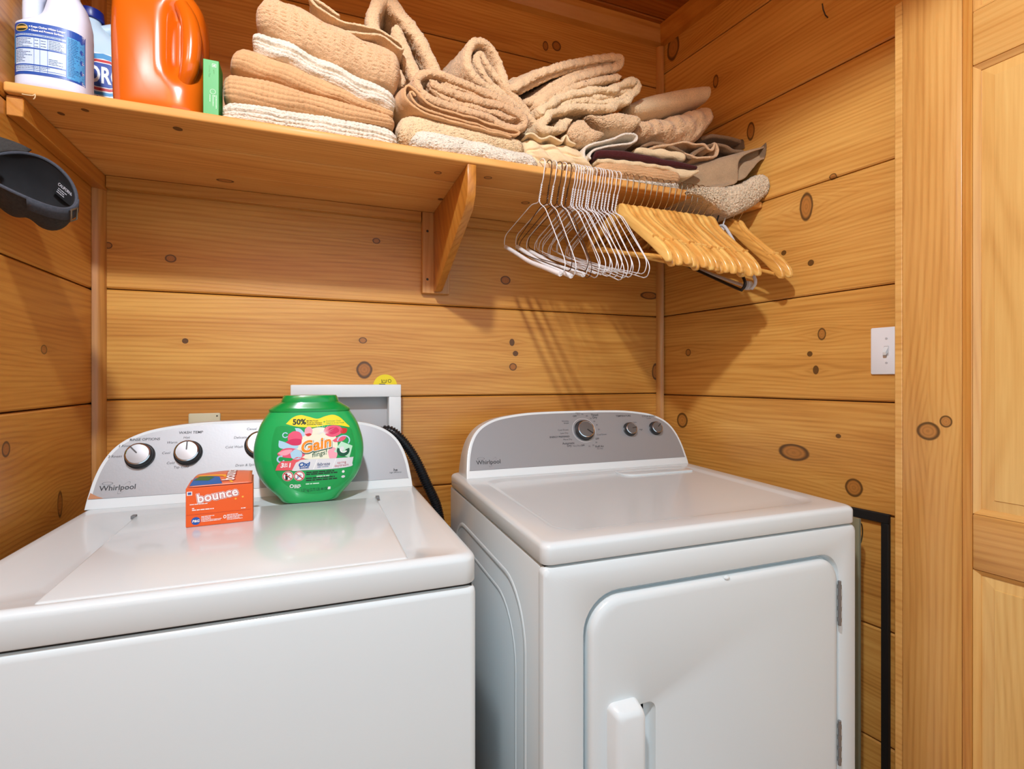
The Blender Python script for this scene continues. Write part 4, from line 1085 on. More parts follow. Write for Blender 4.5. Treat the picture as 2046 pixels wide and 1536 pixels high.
lab1('fine_print', merge(bars2(-.044, -.016, .0880, 6, .0029, .0010, 21, .9), bars2(-.044, -.016, .0665, 8, .0029, .0010, 22, .9), bars2(.0085, .0315, .0880, 6, .0029, .0010, 23, .95), bars2(.0085, .0315, .054, 4, .0029, .0010, 24, .9), bars2(-.044, .026, .0370, 2, .0029, .0010, 25, .9), bars2(-.0128, -.0065, .086, 3, .006, .0011, 26), bars2(-.0035, .005, .086, 4, .005, .0011, 27), bars2(-.044, .031, .0955, 1, .0026, .0010, 28, .95)), .0010, FPR)
lab1('fine_print', bars2(.0362, .0525, .101, 24, .0030, .0010, 29, .9), .0010, plain('bleach_print2', (18, 62, 120), .5))
lab1('claims_lettering', moved2(text2('Keeps Clothes Whiter Longer', .0052, .025, 0, 'LEFT', .80), -.0185, .1100), .0010, WHT)
lab1('claims_lettering', moved2(text2('Cleans and Protects Surfaces', .0052, .025, 0, 'LEFT', .80), -.0185, .1035), .0010, WHT)
lab1('emblem', disc2(-.0345, .1075, .0112, 28, .0072), .0009, plain('emblem_ring', (196, 178, 120), .4)); lab1('emblem', disc2(-.0345, .1075, .0098, 28, .0060), .0012, INK); lab1('emblem', rect2(-.0440, -.0250, .1055, .1098), .0015, plain('emblem_gold', (206, 160, 80), .4))
lab1('claims_mark', merge(*[poly2([(-.0222, z), (-.0204, z + .0012), (-.0194, z), (-.0204, z - .0012)]) for z in (.1100, .1035)]), .0010, WHT)
for i in range(8):
    z = .188 - i * .0046; aa = float(np.interp(z, r1[:, 0], r1[:, 1])); bb = float(np.interp(z, r1[:, 0], r1[:, 2])); oo = float(np.interp(z, r1[:, 0], r1[:, 3]))
    V, F = tube_data([L1(oo + aa * .92 * math.sin(t_), -bb * math.cos(t_) * .97, z + .002 * math.sin(t_ * 3)) for t_ in np.linspace(.15, .75, 7)], .0011, 6); mk('grip_rib', V, F, BOT, b1)

X2 = float(at(197, 140, 1.385)[0])
b2, s2, L2, r2 = jug('bleach_jug', 'white bleach jug with red and blue brand label behind the first jug', X2 + .003, 1.440, math.radians(4), .0760, .0520, .300, plain('bleach_plastic_bluish', (196, 222, 240), .34), 1, BCAP)
def lab2(name, d, w, m_): return decal(name, d, s2(w), m_, lb2, .008)
lb2 = decal('label', rect2(-.070, .070, .045, .184), s2(.0004), WHT, b2, .006)
lab2('cyan_band', poly2([(-.070, .171), (0, .184), (.070, .171), (.070, .160), (0, .172), (-.070, .160)]), .0006, BCY)
CBL = plain('brand_blue', (24, 64, 160), .4)
lab2('red_chevron', poly2([(-.070, .152), (-.012, .169), (.012, .169), (.070, .152), (.070, .117), (.012, .100), (-.012, .100), (-.070, .117)]), .0007, RED)
lab2('white_chevron', poly2([(-.070, .146), (-.012, .163), (.012, .163), (.070, .146), (.070, .123), (.012, .106), (-.012, .106), (-.070, .123)]), .0009, WHT)
lab2('brand_field', poly2([(-.070, .144), (-.012, .161), (.012, .161), (.070, .144), (.070, .125), (.012, .108), (-.012, .108), (-.070, .125)]), .0011, CBL)
lab2('brand_lettering', moved2(text2('CLOROX', .0500, .03, 0, 'CENTER', .60), -.002, .1345), .0016, WHT)
lab2('cyan_band', poly2([(-.070, .113), (-.012, .097), (.012, .097), (.070, .113), (.070, .106), (.012, .090), (-.012, .090), (-.070, .106)]), .0007, BCY)
lab2('claims_lettering', moved2(text2('Disinfecting Bleach', .0150, .015, 0, 'CENTER', .95), .012, .0825), .0010, CBL)
lab2('claims_lettering', moved2(text2('kills 99.9% of Bacteria and Viruses', .0078, .01, 0, 'CENTER', .95), .014, .0700), .0010, RED)

# orange detergent jug
OJ = plain('jug_orange', (214, 98, 14), .2, coat=.5)
oj = thing('detergent_jug', 'glossy orange laundry detergent jug beside the bleach', 'bottle', (-.288, 1.29, ZB))
jx, jy, jr = float(at(325, 100, 1.265)[0]), 1.265, math.radians(-4)
cj, sj = math.cos(jr), math.sin(jr)
def J3(u, v, z): return (jx + u * cj - v * sj, jy + u * sj + v * cj, ZB + z)
rows = smooth_rows([(0, .075, .050, 0), (.005, .0780, .053, 0), (.020, .0800, .055, 0), (.08, .0825, .056, 0), (.15, .0840, .056, 0), (.20, .0835, .055, 0), (.235, .079, .052, -.002), (.262, .066, .044, -.010), (.280, .046, .038, -.016), (.290, .034, .034, -.018)], 60)
rings = []
for z, a, b, o_ in rows:
    ring = []
    for x, y, _ in sring(o_, 0, 0, a, b, 3.2, 96):
        # finger hollow in front of the grip on the right
        g1 = math.exp(-((x - .036) / .012) ** 2) * (1 / (1 + math.exp(-(z - .080) / .007))) * (1 / (1 + math.exp((z - .215) / .008)))
        g2 = math.exp(-((x - .066) / .028) ** 2) * (1 / (1 + math.exp(-(z - .060) / .006))) * (1 / (1 + math.exp((z - .225) / .01)))
        y2 = y * (1 - .40 * g1 - .12 * g2) if y < 0 else y
        ring.append(J3(x, y2, z))
    rings.append(ring)
V, F = loft_data(rings); mk('bottle_body', V, F, OJ, oj, ang=60)
hp_ = catmull([(.052, -.036, .070), (.062, -.047, .092), (.066, -.048, .125), (.066, -.047, .160), (.060, -.044, .195), (.046, -.038, .225)], .005)
V, F = tube_data([J3(*p) for p in hp_], .0145 + .0035 * np.sin(np.linspace(0, math.pi, len(hp_))), 20); mk('grip', V, F, OJ, oj, ang=60)
V, F = loft_data([[J3(x, y, z) for x, y, _ in sring(-.018, 0, 0, r, r, 2, 40)] for z, r in ((.286, .036), (.290, .040), (.335, .037), (.338, .033))]); mk('cap', V, F, plain('jug_cap', (226, 110, 30), .3), oj, ang=35)

# green carton between jug and towels
gb = thing('green_carton', 'narrow green storage bag carton standing between jug and towels', 'box', (-.2045, 1.22, ZB))
ga = at(405.5, 229, 1.197); gx0 = float(ga[0]); gx1 = float(at(437.5, 231, 1.197)[0]); gzt = float(at(405, 116, 1.197)[2])
CG = plain('carton_green', (44, 158, 62), .45)
box('carton', gx0, gx1, 1.197, 1.207 + .035, ZB, gzt, CG, gb, bev=.0009, seg=1)
gm = lambda x, y: (x, 1.1965, y)
gh = gzt - ZB; gw = gx1 - gx0; LGN = plain('carton_pale', (206, 236, 206), .5)
decal('carton_mark', merge(ring2(gx1 - gw * .30, gzt - gh * .10, .0042, .0052, 4, 1, .785), rect2(gx1 - gw * .30 - .0015, gx1 - gw * .30 + .0015, gzt - gh * .10 - .002, gzt - gh * .10 + .002)), gm, LGN, gb)
def vert_text(s, size, x, y): 
    d = text2(s, size, 0, 0, 'LEFT', .9); return [(x + p[1], y - p[0]) for p in d[0]], d[1]
decal('carton_lettering', merge(vert_text('Freezer Bags', .0052, gx0 + gw * .42, gzt - gh * .10), vert_text('quart', .0046, gx1 - gw * .30, gzt - gh * .17)), gm, plain('carton_faint', (104, 190, 112), .5), gb)
decal('carton_mark', ring2(gx0 + gw * .62, ZB + gh * .42, .0045, .0052, 20), gm, LGN, gb)
b_ = bars2(0, .028, 0, 5, .0028, .0011, 31, .8); decal('fine_print', ([(gx0 + gw * .50 + .010 + p[1], ZB + gh * .36 - p[0]) for p in b_[0]], b_[1]), gm, LGN, gb)

# ------------------------------------------------------------------ cap hanging on the left wall
CAPM = plain('cap_canvas', (52, 49, 47), .95, bump=(260, .0006, .7), var=.22); CAPI = plain('cap_lining', (26, 25, 28), .95, var=.2); CSTR = plain('cap_strap', (64, 68, 78), .9, bump=(240, .0005), var=.15)
cc = on_plane(58, 358, (-.466, 0, 0), (1, 0, 0))
n_ = RT * .46 + UPV * .60 - FW * .52; n_ /= np.linalg.norm(n_)
e1 = RT * .72 - UPV * .70 + FW * .02; e1 -= n_ * (e1 @ n_); e1 /= np.linalg.norm(e1)
e2 = np.cross(n_, e1); e2 /= np.linalg.norm(e2)
cp = thing('baseball_cap', 'faded black canvas cap hanging upside down on the left wall', 'cap', tuple(cc - UPV * .09))
NA, NB = 64, 16
def capshell(ra, rb, dep, off):
    V = []
    for j in range(NB + 1):
        ph = j / NB * math.pi / 2 * .985
        for i in range(NA):
            a = 2 * math.pi * i / NA
            wr_ = 1 + (.05 * math.sin(3 * a + 1.0) + .035 * math.sin(5 * a + 2 * ph)) * math.sin(ph * 1.0 + .2)
            sag = .010 * math.sin(2 * a + .6) * math.cos(ph)
            p = cc + (e1 * ra * math.cos(a) + e2 * rb * math.sin(a)) * (math.cos(ph) ** .75) * wr_ - n_ * (dep * math.sin(ph) * wr_ + sag + off)
            V.append(p)
    F = []
    for j in range(NB):
        for i in range(NA):
            k = (i + 1) % NA
            F.append((j * NA + i, j * NA + k, (j + 1) * NA + k, (j + 1) * NA + i))
    F.append(tuple(NB * NA + i for i in range(NA)))
    return V, F
def keep_room(V, m_=.003):
    out = []
    for p in V:
        p = np.array(p)
        if p[0] < XL + m_: p[0] = XL + m_ + .0
        out.append(p)
    return out
V, F = capshell(.0760, .056, .074, 0); mk('crown', keep_room(V, .0015), F, CAPM, cp, ang=80)
V, F = capshell(.0732, .0532, .069, -.0012); mk('lining', keep_room(V, .004), [tuple(reversed(f)) for f in F], CAPI, cp, ang=80)
rimp = [cc + e1 * .0756 * math.cos(a) + e2 * .0556 * math.sin(a) - n_ * (.010 * math.sin(2 * a + .6)) for a in np.linspace(0, 6.283, 65)]
V, F = tube_data(keep_room(rimp, .004), .0028, 8, caps=False); mk('sweatband_edge', V, F, CSTR, cp)
fold = []
for j in range(9):
    for i in range(25):
        a = -2.6 + 2.2 * i / 24; k_ = j / 8
        fold.append(cc + e1 * (.066 - .024 * k_) * math.cos(a) * 1.0 - e1 * .012 + e2 * (.046 - .020 * k_) * math.sin(a) - n_ * (.012 + .030 * k_ + .006 * math.sin(4 * a + 3 * k_)))
mk('folded_crown', keep_room(fold, .006), [(j * 25 + i, j * 25 + i + 1, (j + 1) * 25 + i + 1, (j + 1) * 25 + i) for j in range(8) for i in range(24)], CAPM, cp, ang=80).modifiers.new('cloth', 'SOLIDIFY').thickness = .002
for a in (-1.9, -1.1):
    p_ = cc + e1 * .056 * math.cos(a) - e1 * .012 + e2 * .038 * math.sin(a) - n_ * .022
    V, F = tube_data([p_ + e1 * .0035 * math.cos(t) + n_ * .0035 * math.sin(t) for t in np.linspace(0, 6.283, 13)], .0009, 6, caps=False); mk('eyelet', V, F, CSTR, cp)
# strap loop and opening at the near end
def capw(a, t, off=0.0): return cc + e1 * (.0760 + off) * math.cos(a) + e2 * (.0560 + off) * math.sin(a) - n_ * (.010 * math.sin(2 * a + .6) + t)
Vs = []; As = np.linspace(-.75, .75, 18)
for t in (-.004, .020): Vs += [capw(a, t, .0035) for a in As]
Fs = [(i, i + 1, 18 + i + 1, 18 + i) for i in range(17)]
so = mk('strap', Vs, Fs, CSTR, cp); m2 = so.modifiers.new('cloth', 'SOLIDIFY'); m2.thickness = .003; m2.offset = 1
buckle = [capw(a, t, .007) for a, t in ((.18, -.003), (.40, -.003), (.40, .021), (.18, .021), (.18, -.003))]
tube('buckle', buckle, .0016, plain('buckle_metal', (150, 146, 138), .35, .9), cp)
# brim on the far end, partly behind the frame edge
Vb = []; NB2 = 24
for j in range(8):
    for i in range(NB2 + 1):
        a = math.radians(180 - 40 + 116 * i / NB2); k_ = j / 7
        p = cc + e1 * (.0785 + .045 * k_ * math.sin(math.pi * i / NB2) ** .6) * math.cos(a) + e2 * (.0568 + .010 * k_) * math.sin(a) - n_ * (.010 * math.sin(2 * a + .6) - .012 * k_ * (1 - abs(i / NB2 - .5) * 1.2))
        Vb.append(p)
Fb = [(j * (NB2 + 1) + i, j * (NB2 + 1) + i + 1, (j + 1) * (NB2 + 1) + i + 1, (j + 1) * (NB2 + 1) + i) for j in range(7) for i in range(NB2)]
bro = mk('brim', keep_room(Vb, .004), Fb, CAPM, cp); m3 = bro.modifiers.new('stiffener', 'SOLIDIFY'); m3.thickness = .003
# woven size tag inside
tgc = cc + e1 * .018 + e2 * .0440 - n_ * .0200
tn = -e2 * .9 + n_ * .42; tn /= np.linalg.norm(tn)
tu = e1; tv = np.cross(tn, tu); tv /= np.linalg.norm(tv)
tmap = lambda w: (lambda x, y: tuple(tgc + tu * x + tv * y + tn * w))
tg = decal('size_tag', rect2(-.022, .022, -.013, .013), tmap(.0005), plain('tag_black', (16, 16, 20), .9), cp)
decal('tag_lettering', merge(moved2(text2('CALIFORNIA', .0072, .02, 0, 'CENTER', .9), 0, .006), bars2(-.014, .014, .000, 3, .0034, .0014, 41, .9)), tmap(.0011), plain('tag_thread', (196, 196, 204), .9), tg)
hk = tube('wall_peg', [np.array([XL, cc[1], cc[2] + .03]), np.array([XL + .02, cc[1], cc[2] + .035]), np.array([XL + .024, cc[1], cc[2] + .045])], .003, SCREW); tag(hk, 'small peg on the left wall behind the black cap', 'peg')

# ------------------------------------------------------------------ hangers hooked over the shelf edge
WIRE_W = plain('white_wire', (232, 234, 238), .4); WIRE_D = plain('dark_wire', (74, 46, 26), .4, .3); CARD = plain('white_card_tube', (236, 236, 238), .7)
STEEL = plain('hanger_steel', (196, 186, 170), .25, 1.0)
HW1 = wood('hanger_wood', (0, .8, .6), (0, .6, -.8), srgb(250, 206, 146), srgb(232, 174, 108), srgb(176, 112, 54), (), rings=55, rough=.3, coat=.5, tone=.5)
# local frame: +s towards the room (-Y), z up; hook crown at z=0 rests on the shelf edge
def hook_path(r=.0185, drop=.055, back=100):
    # stem in front of the edge, round over the top, tip down on the shelf
    c = (-.013, .0)
    pts = [(r * math.cos(math.radians(a)) + c[0], r * math.sin(math.radians(a)) * .82) for a in np.linspace(195 - 25, 0, 16)]
    return pts
def P3(s, z): return (0.0, -s, z)
SHX = .0105
def wire_hanger(kind):
    mat = WIRE_D if kind == 'dark' else WIRE_W
    hk_ = [(-.0305, -.0055)] + [(-.0095 + .0200 * math.cos(math.radians(a)), .0 + .0145 * math.sin(math.radians(a))) for a in np.linspace(172, 0, 16)]
    stem = [(SHX, -.010), (SHX + .002, -.030), (SHX - .001, -.046)]
    main = catmull(hk_ + stem, .004)
    neck = (SHX - .001, -.046)
    # twisted pair below the hook
    tw = [[], []]
    for i, z in enumerate(np.linspace(-.046, -.084, 22)):
        for k in (0, 1):
            a = i * .95 + k * math.pi
            tw[k].append((.0014 * math.cos(a), -(SHX - .001 + .0014 * math.sin(a)), z))
    ds = [tube_data([P3(*p) for p in main], .00125, 6), tube_data(tw[0], .00115, 5), tube_data(tw[1], .00115, 5)]
    sh = [(0, -.084), (.010, -.092), (.036, -.098), (.056, -.107), (.120, -.148), (.178, -.186), (.196, -.199), (.204, -.212), (.201, -.229), (.190, -.235)]
    loop = catmull([(a, b) for a, b in sh], .004)
    rear = [(-a, b) for a, b in loop]
    ds.append(tube_data([P3(SHX + a, b) for a, b in loop], .0012, 6)); ds.append(tube_data([P3(SHX + a, b) for a, b in rear], .0012, 6))
    t = thing('wire_hanger', None, 'hanger'); 
    if kind == 'tube':
        tb = catmull([(-.188, -.235), (-.10, -.238), (0, -.242), (.10, -.238), (.188, -.235)], .02)
        V, F = tube_data([P3(SHX + a, b) for a, b in tb], .0058, 14); mk('cardboard_tube', V, F, CARD, t)
    else:
        ds.append(tube_data([P3(SHX + a, -.2355) for a in np.linspace(-.19, .19, 12)], .0012, 6))
    V, F = merge(*ds); mk('wire', V, F, mat, t, ang=60)
    return t
def wood_hanger():
    t = thing('wooden_hanger', None, 'hanger')
    hk_ = [(-.0305, -.0055)] + [(-.0095 + .0200 * math.cos(math.radians(a)), .0145 * math.sin(math.radians(a))) for a in np.linspace(172, 0, 16)]
    main = catmull(hk_ + [(SHX, -.012), (SHX + .001, -.034), (SHX - .004, -.052), (SHX - .010, -.066), (SHX - .010, -.082)], .004)
    V, F = tube_data([P3(*p) for p in main], .00125, 6); mk('hook', V, F, STEEL, t, ang=60)
    top = [(0, -.064), (.010, -.0655), (.022, -.072), (.036, -.084), (.060, -.098), (.100, -.117), (.150, -.141), (.182, -.158), (.205, -.175), (.216, -.190), (.218, -.203)]
    bot = [(.208, -.206), (.196, -.198), (.172, -.183), (.140, -.165), (.100, -.146), (.060, -.127), (.030, -.112), (0, -.103)]
    tp = [tuple(p) for p in catmull(top, .008)]; bt = [tuple(p) for p in catmull(bot, .010)]
    right = tp + bt; left = [(-a, b) for a, b in reversed(right[1:-1])]
    poly = right + left
    c0 = SHX - .010
    bm = bm_prism([(c0 + a, b) for a, b in poly], .0125, lambda u, v, w: (w - .00625 + .0 , -u, v), .0034, 2)
    for v in bm.verts:                              # contoured shoulders swing forward
        s_ = -v.co.y - c0; v.co.x += .55 * s_ * s_
    mkbm('shoulder_bar', bm, HW1, t, ang=50)
    tube_pts = [(.55 * .034, -(c0 + a), -.194) for a in np.linspace(-.193, .193, 8)]
    V, F = tube_data(tube_pts, .0058, 10); mk('trouser_bar', V, F, HW1, t, ang=60)
    for s_ in (-1, 1):
        V, F = tube_data([(.55 * .0246 - .007, -(c0 + s_ * .157), -.1455), (.55 * .0246 + .007, -(c0 + s_ * .157), -.1455)], .0034, 8); mk('notch_pin', V, F, HW1, t)
    return t
rg = random.Random(11)
def place(o, X, tilt, yaw, label, group, z=0.0):
    o.location = (X, YF - .0015, ZT + .0030 + z)
    o.rotation_euler = (math.radians(tilt), 0, math.radians(yaw))
    tag(o, label, 'hanger', group)
protos = {k: wire_hanger(k) for k in ('plain', 'dark', 'tube')}; protos['wood'] = wood_hanger(); used = set()
def get(k):
    if k not in used: used.add(k); return protos[k]
    return copy_tree(protos[k])
seq = [('tube', .534, 23, 2), ('dark', .553, 20, -2), ('tube', .567, 24, 1), ('dark', .582, 19, 3), ('tube', .596, 22, 0), ('dark', .609, 24, 1)]
for i, (k, X, ti, ya) in enumerate(seq):
    lb = {0: 'white wire hanger with card tube, nearest the shelf bracket', 1: 'dark brown wire hanger, nearest the shelf bracket', 2: 'white wire hanger with card tube, second from the shelf bracket', 3: 'dark brown wire hanger, second from the shelf bracket', 4: 'white wire hanger with card tube, last among the dark wires', 5: 'dark brown wire hanger, last before the plain white wires'}[i]
    place(get(k), X, ti, ya, lb, 'wire hangers with card tubes' if k == 'tube' else 'dark wire hangers')
Xw = [.622, .630, .638, .645, .656, .664, .671, .684, .695, .703, .711, .722, .731, .744, .757]
for i, X in enumerate(Xw):
    lb = 'plain white wire hanger in the bunch on the shelf edge'
    if i == 0: lb = 'plain white wire hanger right after the dark wires'
    if i == len(Xw) - 1: lb = 'plain white wire hanger against the first wooden hanger'
    place(get('plain'), X, 17 + 7 * rg.random(), rg.uniform(-3.0, 3.0), lb, 'plain white wire hangers')
Xd = [.778, .797, .815, .838, .857, .876, .895, .918, .937, .956, .975, .997, .1, 1.037, 1.058, 1.084]
Xd[12] = 1.016
ords = ['first', 'second', 'third', 'fourth', 'fifth', 'sixth', 'seventh', 'eighth', 'ninth', 'tenth', 'eleventh', 'twelfth', 'thirteenth', 'fourteenth', 'fifteenth', 'last']
yv = 0.0
for i, X in enumerate(Xd):
    ti = 17.0 + 4.0 * i / 15 + (1.6 if i % 4 == 1 else -1.2 if i % 3 == 0 else 0)
    place(get('wood'), X, ti, rg.uniform(-1.2, 1.2), 'varnished wooden hanger, %s in the row counted from the white wires' % ords[i], 'packed wooden hangers', z=rg.uniform(-.0015, .0))
place(get('wood'), 1.168, 20.5, 1.0, 'varnished wooden hanger by the right wall, first of two', 'wooden hangers by the right wall')
place(get('wood'), 1.190, 19, 1.0, 'varnished wooden hanger closest to the right wall', 'wooden hangers by the right wall')
# white plastic and black hangers between the two groups of wood
def plastic_hanger(name, mat, r, clip):
    t = thing(name, None, 'hanger')
    hk_ = [(-.0305, -.0055)] + [(-.0095 + .0200 * math.cos(math.radians(a)), .0145 * math.sin(math.radians(a))) for a in np.linspace(172, 0, 16)]
    main = catmull(hk_ + [(SHX, -.012), (SHX, -.040), (SHX, -.085)], .004)
    V, F = tube_data([P3(*p) for p in main], r * .5, 8); mk('hook', V, F, mat, t, ang=60)
    lp = catmull([(0, -.086), (.02, -.094), (.10, -.146), (.175, -.196), (.190, -.212), (.186, -.226), (.170, -.230), (0, -.230), (-.170, -.230), (-.186, -.226), (-.190, -.212), (-.175, -.196), (-.10, -.146), (-.02, -.094), (0, -.086)], .006)
    V, F = tube_data([P3(SHX + a, b) for a, b in lp], r, 10); mk('frame', V, F, mat, t, ang=60)
    if clip:
        V, F = loft_data([[(x, -(SHX + .168) + y * .9, -.226 + z) for y, z in [(rr_ * math.cos(a), rr_ * math.sin(a)) for a in np.linspace(0, 6.283, 20, endpoint=False)]] for x, rr_ in ((-.008, .010), (-.006, .013), (.006, .013), (.008, .010))]); mk('end_cap', V, F, mat, t)
        V, F = loft_data([[(x, -(SHX + .0) + y, z) for y, z in ((-.012, -.20), (.014, -.20), (.016, -.085), (-.010, -.085))] for x in (-.0012, .0012)]); mk('size_card', V, F, CARD, t)
    return t
ph = plastic_hanger('plastic_hanger', plain('clear_white_plastic', (228, 230, 234), .2, trans=.25), .0045, True); place(ph, 1.134, 24, 0, 'white plastic hanger with round end between the wooden hangers', 'odd hangers')
bh = plastic_hanger('black_hanger', plain('black_plastic', (18, 18, 20), .4), .0042, False); place(bh, 1.111, 27, 0, 'black plastic hanger hanging lowest behind the wooden hangers', 'odd hangers')
# ------------------------------------------------------------------ towels on the shelf
TAN = cloth('towel_tan', (222, 182, 140)); TAND = cloth('towel_tan_waffle', (208, 164, 118), 500, .0008); CREAM = cloth('towel_cream', (236, 206, 164)); WHITE_T = cloth('towel_white', (238, 226, 208)); BEIGE = cloth('towel_beige', (230, 194, 152)); MAROON = cloth('cloth_maroon', (72, 22, 24), 600, .0004); TAUPE = cloth('mat_taupe', (170, 142, 110), 700, .0006, .2); SHAG = cloth('mat_shag', (222, 202, 172), 300, .002, .2); DTAUPE = cloth('mat_brown', (142, 112, 82), 400, .001, .25); ECRU = cloth('cloth_ecru', (236, 210, 168), 700, .0004)
nrng = np.random.default_rng(5)
def wob(P, amp, wl, seed):
    """smooth vector noise"""
    r = np.random.default_rng(seed); out = np.zeros_like(P)
    for _ in range(5):
        k = r.normal(size=3) * 6.283 / wl * .6; ph = r.uniform(0, 6.283, 3); d = r.normal(size=3)
        out += np.sin(P @ k + ph[0])[:, None] * d[None] * .45
    return P + out * amp
ZMIN = ZT + .0012
def finish(name, V, F, mat, label, amp, wl, seed, fuzz, clamp=True):
    V = wob(np.asarray(V, float), amp, wl, seed)
    if fuzz: V = V + np.random.default_rng(seed + 99).normal(size=V.shape) * fuzz
    if clamp: V[:, 2] = np.maximum(V[:, 2], ZMIN)
    V[:, 1] = np.minimum(V[:, 1], D - .004)
    # stay inside the out-of-square right wall
    s = (V - PRW) @ NRW; V = V + np.where(s < .004, .004 - s, 0)[:, None] * NRW[None]
    V[:, 2] = np.maximum(V[:, 2], ZMIN) if clamp else V[:, 2]
    o = mk(name, V, F, mat, None, ang=75)
    return tag(rebase(o), label, 'towel', 'towels on the shelf')
def crop_px(pts, crop):
    if crop is None: return pts
    x0, y0, k = crop; return [(x0 + x * k, y0 + y * k) for x, y in pts]
C3 = (760, 50, 560 / 2046); C4 = (1040, 140, 560 / 2046); C2 = (420, 0, 480 / 2046)
def ribbon(name, label, mat, pts, th, Y0=1.20, length=.24, axis=(0, 1), crop=None, amp=.0015, wl=.05, seed=1, fuzz=.0009, step=.0032, rise=0.0, clamp=True, taper=1.0):
    """a folded towel seen at its end: thick ribbon along a traced fold line, running back over the shelf"""
    P = np.array([at(x, y, Y0)[[0, 2]] for x, y in crop_px(pts, crop)])
    c = catmull(P, step)
    T = np.gradient(c, axis=0); T /= np.linalg.norm(T, axis=1)[:, None]
    N = np.stack([-T[:, 1], T[:, 0]], 1)
    n = len(c); s = np.r_[0, np.cumsum(np.linalg.norm(np.diff(c, axis=0), axis=1))]
    e = np.minimum(s, s[-1] - s); kk = np.sqrt(np.clip(1 - (1 - np.clip(e / (th * .5), 0, 1)) ** 2, .03, 1))
    ax = np.array([axis[0], axis[1]], float); ax /= np.linalg.norm(ax)
    a = np.r_[0, .10, .28, .55, .9] * th * .6
    a = np.r_[a, np.arange(a[-1] + .004, .05, .004), np.linspace(.052, length, 14)]
    ky = np.ones(len(a)); ky[:5] = (.30, .62, .84, .96, 1.0); ky[-1] = .4
    cm = c.mean(0)
    V = []
    for q, k in zip(a, ky):
        h = (th / 2 * kk * k)[:, None]
        f = 1 + (taper - 1) * q / length
        cc_ = cm + (c - cm) * f
        for side in (cc_ + N * h, (cc_ - N * h)[::-1]):
            V.append(np.column_stack([side[:, 0] + ax[0] * q, np.full(n, Y0) + ax[1] * q, side[:, 1] + rise * q]))
    V = np.vstack(V); m = 2 * n; F = []
    for j in range(len(a) - 1):
        for i in range(m):
            i2 = (i + 1) % m; F.append((j * m + i, j * m + i2, (j + 1) * m + i2, (j + 1) * m + i))
    L = (len(a) - 1) * m
    for i in range(n - 1):
        F.append((i, 2 * n - 1 - i, 2 * n - 2 - i, i + 1)); F.append((L + i, L + i + 1, L + 2 * n - 2 - i, L + 2 * n - 1 - i))
    return finish(name, V, F, mat, label, amp, wl, seed, fuzz, clamp)
def slab(name, label, mat, top, bot, Y0=1.20, depth=.26, crop=None, waffle=0.0, cell=.0095, layers=1, groove=.008, amp=.0014, wl=.07, seed=1, fuzz=.0007, step=.0026, skew=0.0, clamp=True, bulge=.5, endr=1.0, dash=False):
    """a folded towel seen at its folded edge: traced upper and lower outline, rounded front"""
    tp = np.array([at(x, y, Y0)[[0, 2]] for x, y in crop_px(top, crop)]); bt = np.array([at(x, y, Y0)[[0, 2]] for x, y in crop_px(bot, crop)])
    tp = catmull(tp, .003); bt = catmull(bt, .003)
    n = max(12, int(max(np.ptp(tp[:, 0]), np.ptp(bt[:, 0])) / step))
    rs = lambda P: np.stack([np.interp(np.linspace(0, 1, n), np.linspace(0, 1, len(P)), P[:, k]) for k in (0, 1)], 1)
    tp, bt = rs(tp), rs(bt)
    M = 64
    # cross-section parameter: dense round the front
    ph = np.r_[np.linspace(-1, 1, 44)]
    V = []
    tl = np.linspace(0, 1, n)
    for i in range(n):
        up, lo_ = tp[i], bt[i]; h = np.linalg.norm(up - lo_) / 2; mid_ = (up + lo_) / 2; w = (up - lo_) / (2 * h + 1e-9)
        L_ = np.linalg.norm(tp[-1] - tp[0]); ee = min(tl[i], 1 - tl[i]) * L_
        er = min(h, .022) * endr; ke = math.sqrt(max(0, 1 - (1 - min(1, ee / er)) ** 2)) * .97 + .03 if er > 0 else 1
        b = min(h, .035) * bulge * 2
        q = ph * h; yy = b - b * np.sqrt(np.clip(1 - np.abs(ph) ** 2.4, 0, 1))
        if layers > 1:
            for l in range(1, layers):
                lv = -1 + 2 * l / layers; yy = yy + groove * np.exp(-((ph - lv) * h / .0035) ** 2)
        if waffle:
            s_ = tl[i] * L_
            wv = (np.abs(np.sin(math.pi * s_ / cell)) ** .5) * (np.abs(np.sin(math.pi * (q + .2) / cell)) ** .5)
            if dash: wv = 1 - (np.abs(np.sin(math.pi * (s_ / (cell * 2.2) + .5 * (np.floor((q + .2) / (cell * .8)) % 2)))) > .55) * (np.abs(np.sin(math.pi * (q + .2) / (cell * .8))) < .45)
            yy = yy - waffle * (wv - .5)
        yy = yy + (1 - ke) * b * .9
        for k in range(len(ph)):
            V.append((mid_[0] + w[0] * q[k] * (.35 + .65 * ke), Y0 + yy[k] + skew * (mid_[0] - tp[0, 0]), mid_[1] + w[1] * q[k] * (.35 + .65 * ke)))
        for yb, kz in ((.07, 1), (.16, 1), (depth - .01, .95), (depth, .6)):
            V.append((mid_[0] + w[0] * h * kz * (.35 + .65 * ke), Y0 + yb + skew * (mid_[0] - tp[0, 0]), mid_[1] + w[1] * h * kz * (.35 + .65 * ke)))
        for yb, kz in ((depth, .6), (depth - .01, .95), (.16, 1), (.07, 1)):
            V.append((mid_[0] - w[0] * h * kz * (.35 + .65 * ke), Y0 + yb + skew * (mid_[0] - tp[0, 0]), mid_[1] - w[1] * h * kz * (.35 + .65 * ke)))
    m = len(ph) + 8; F = []
    for i in range(n - 1):
        for k in range(m):
            k2 = (k + 1) % m; F.append((i * m + k, (i + 1) * m + k, (i + 1) * m + k2, i * m + k2))
    F.append(tuple(range(m))); F.append(tuple((n - 1) * m + k for k in range(m - 1, -1, -1)))
    return finish(name, V, F, mat, label, amp, wl, seed, fuzz, clamp)

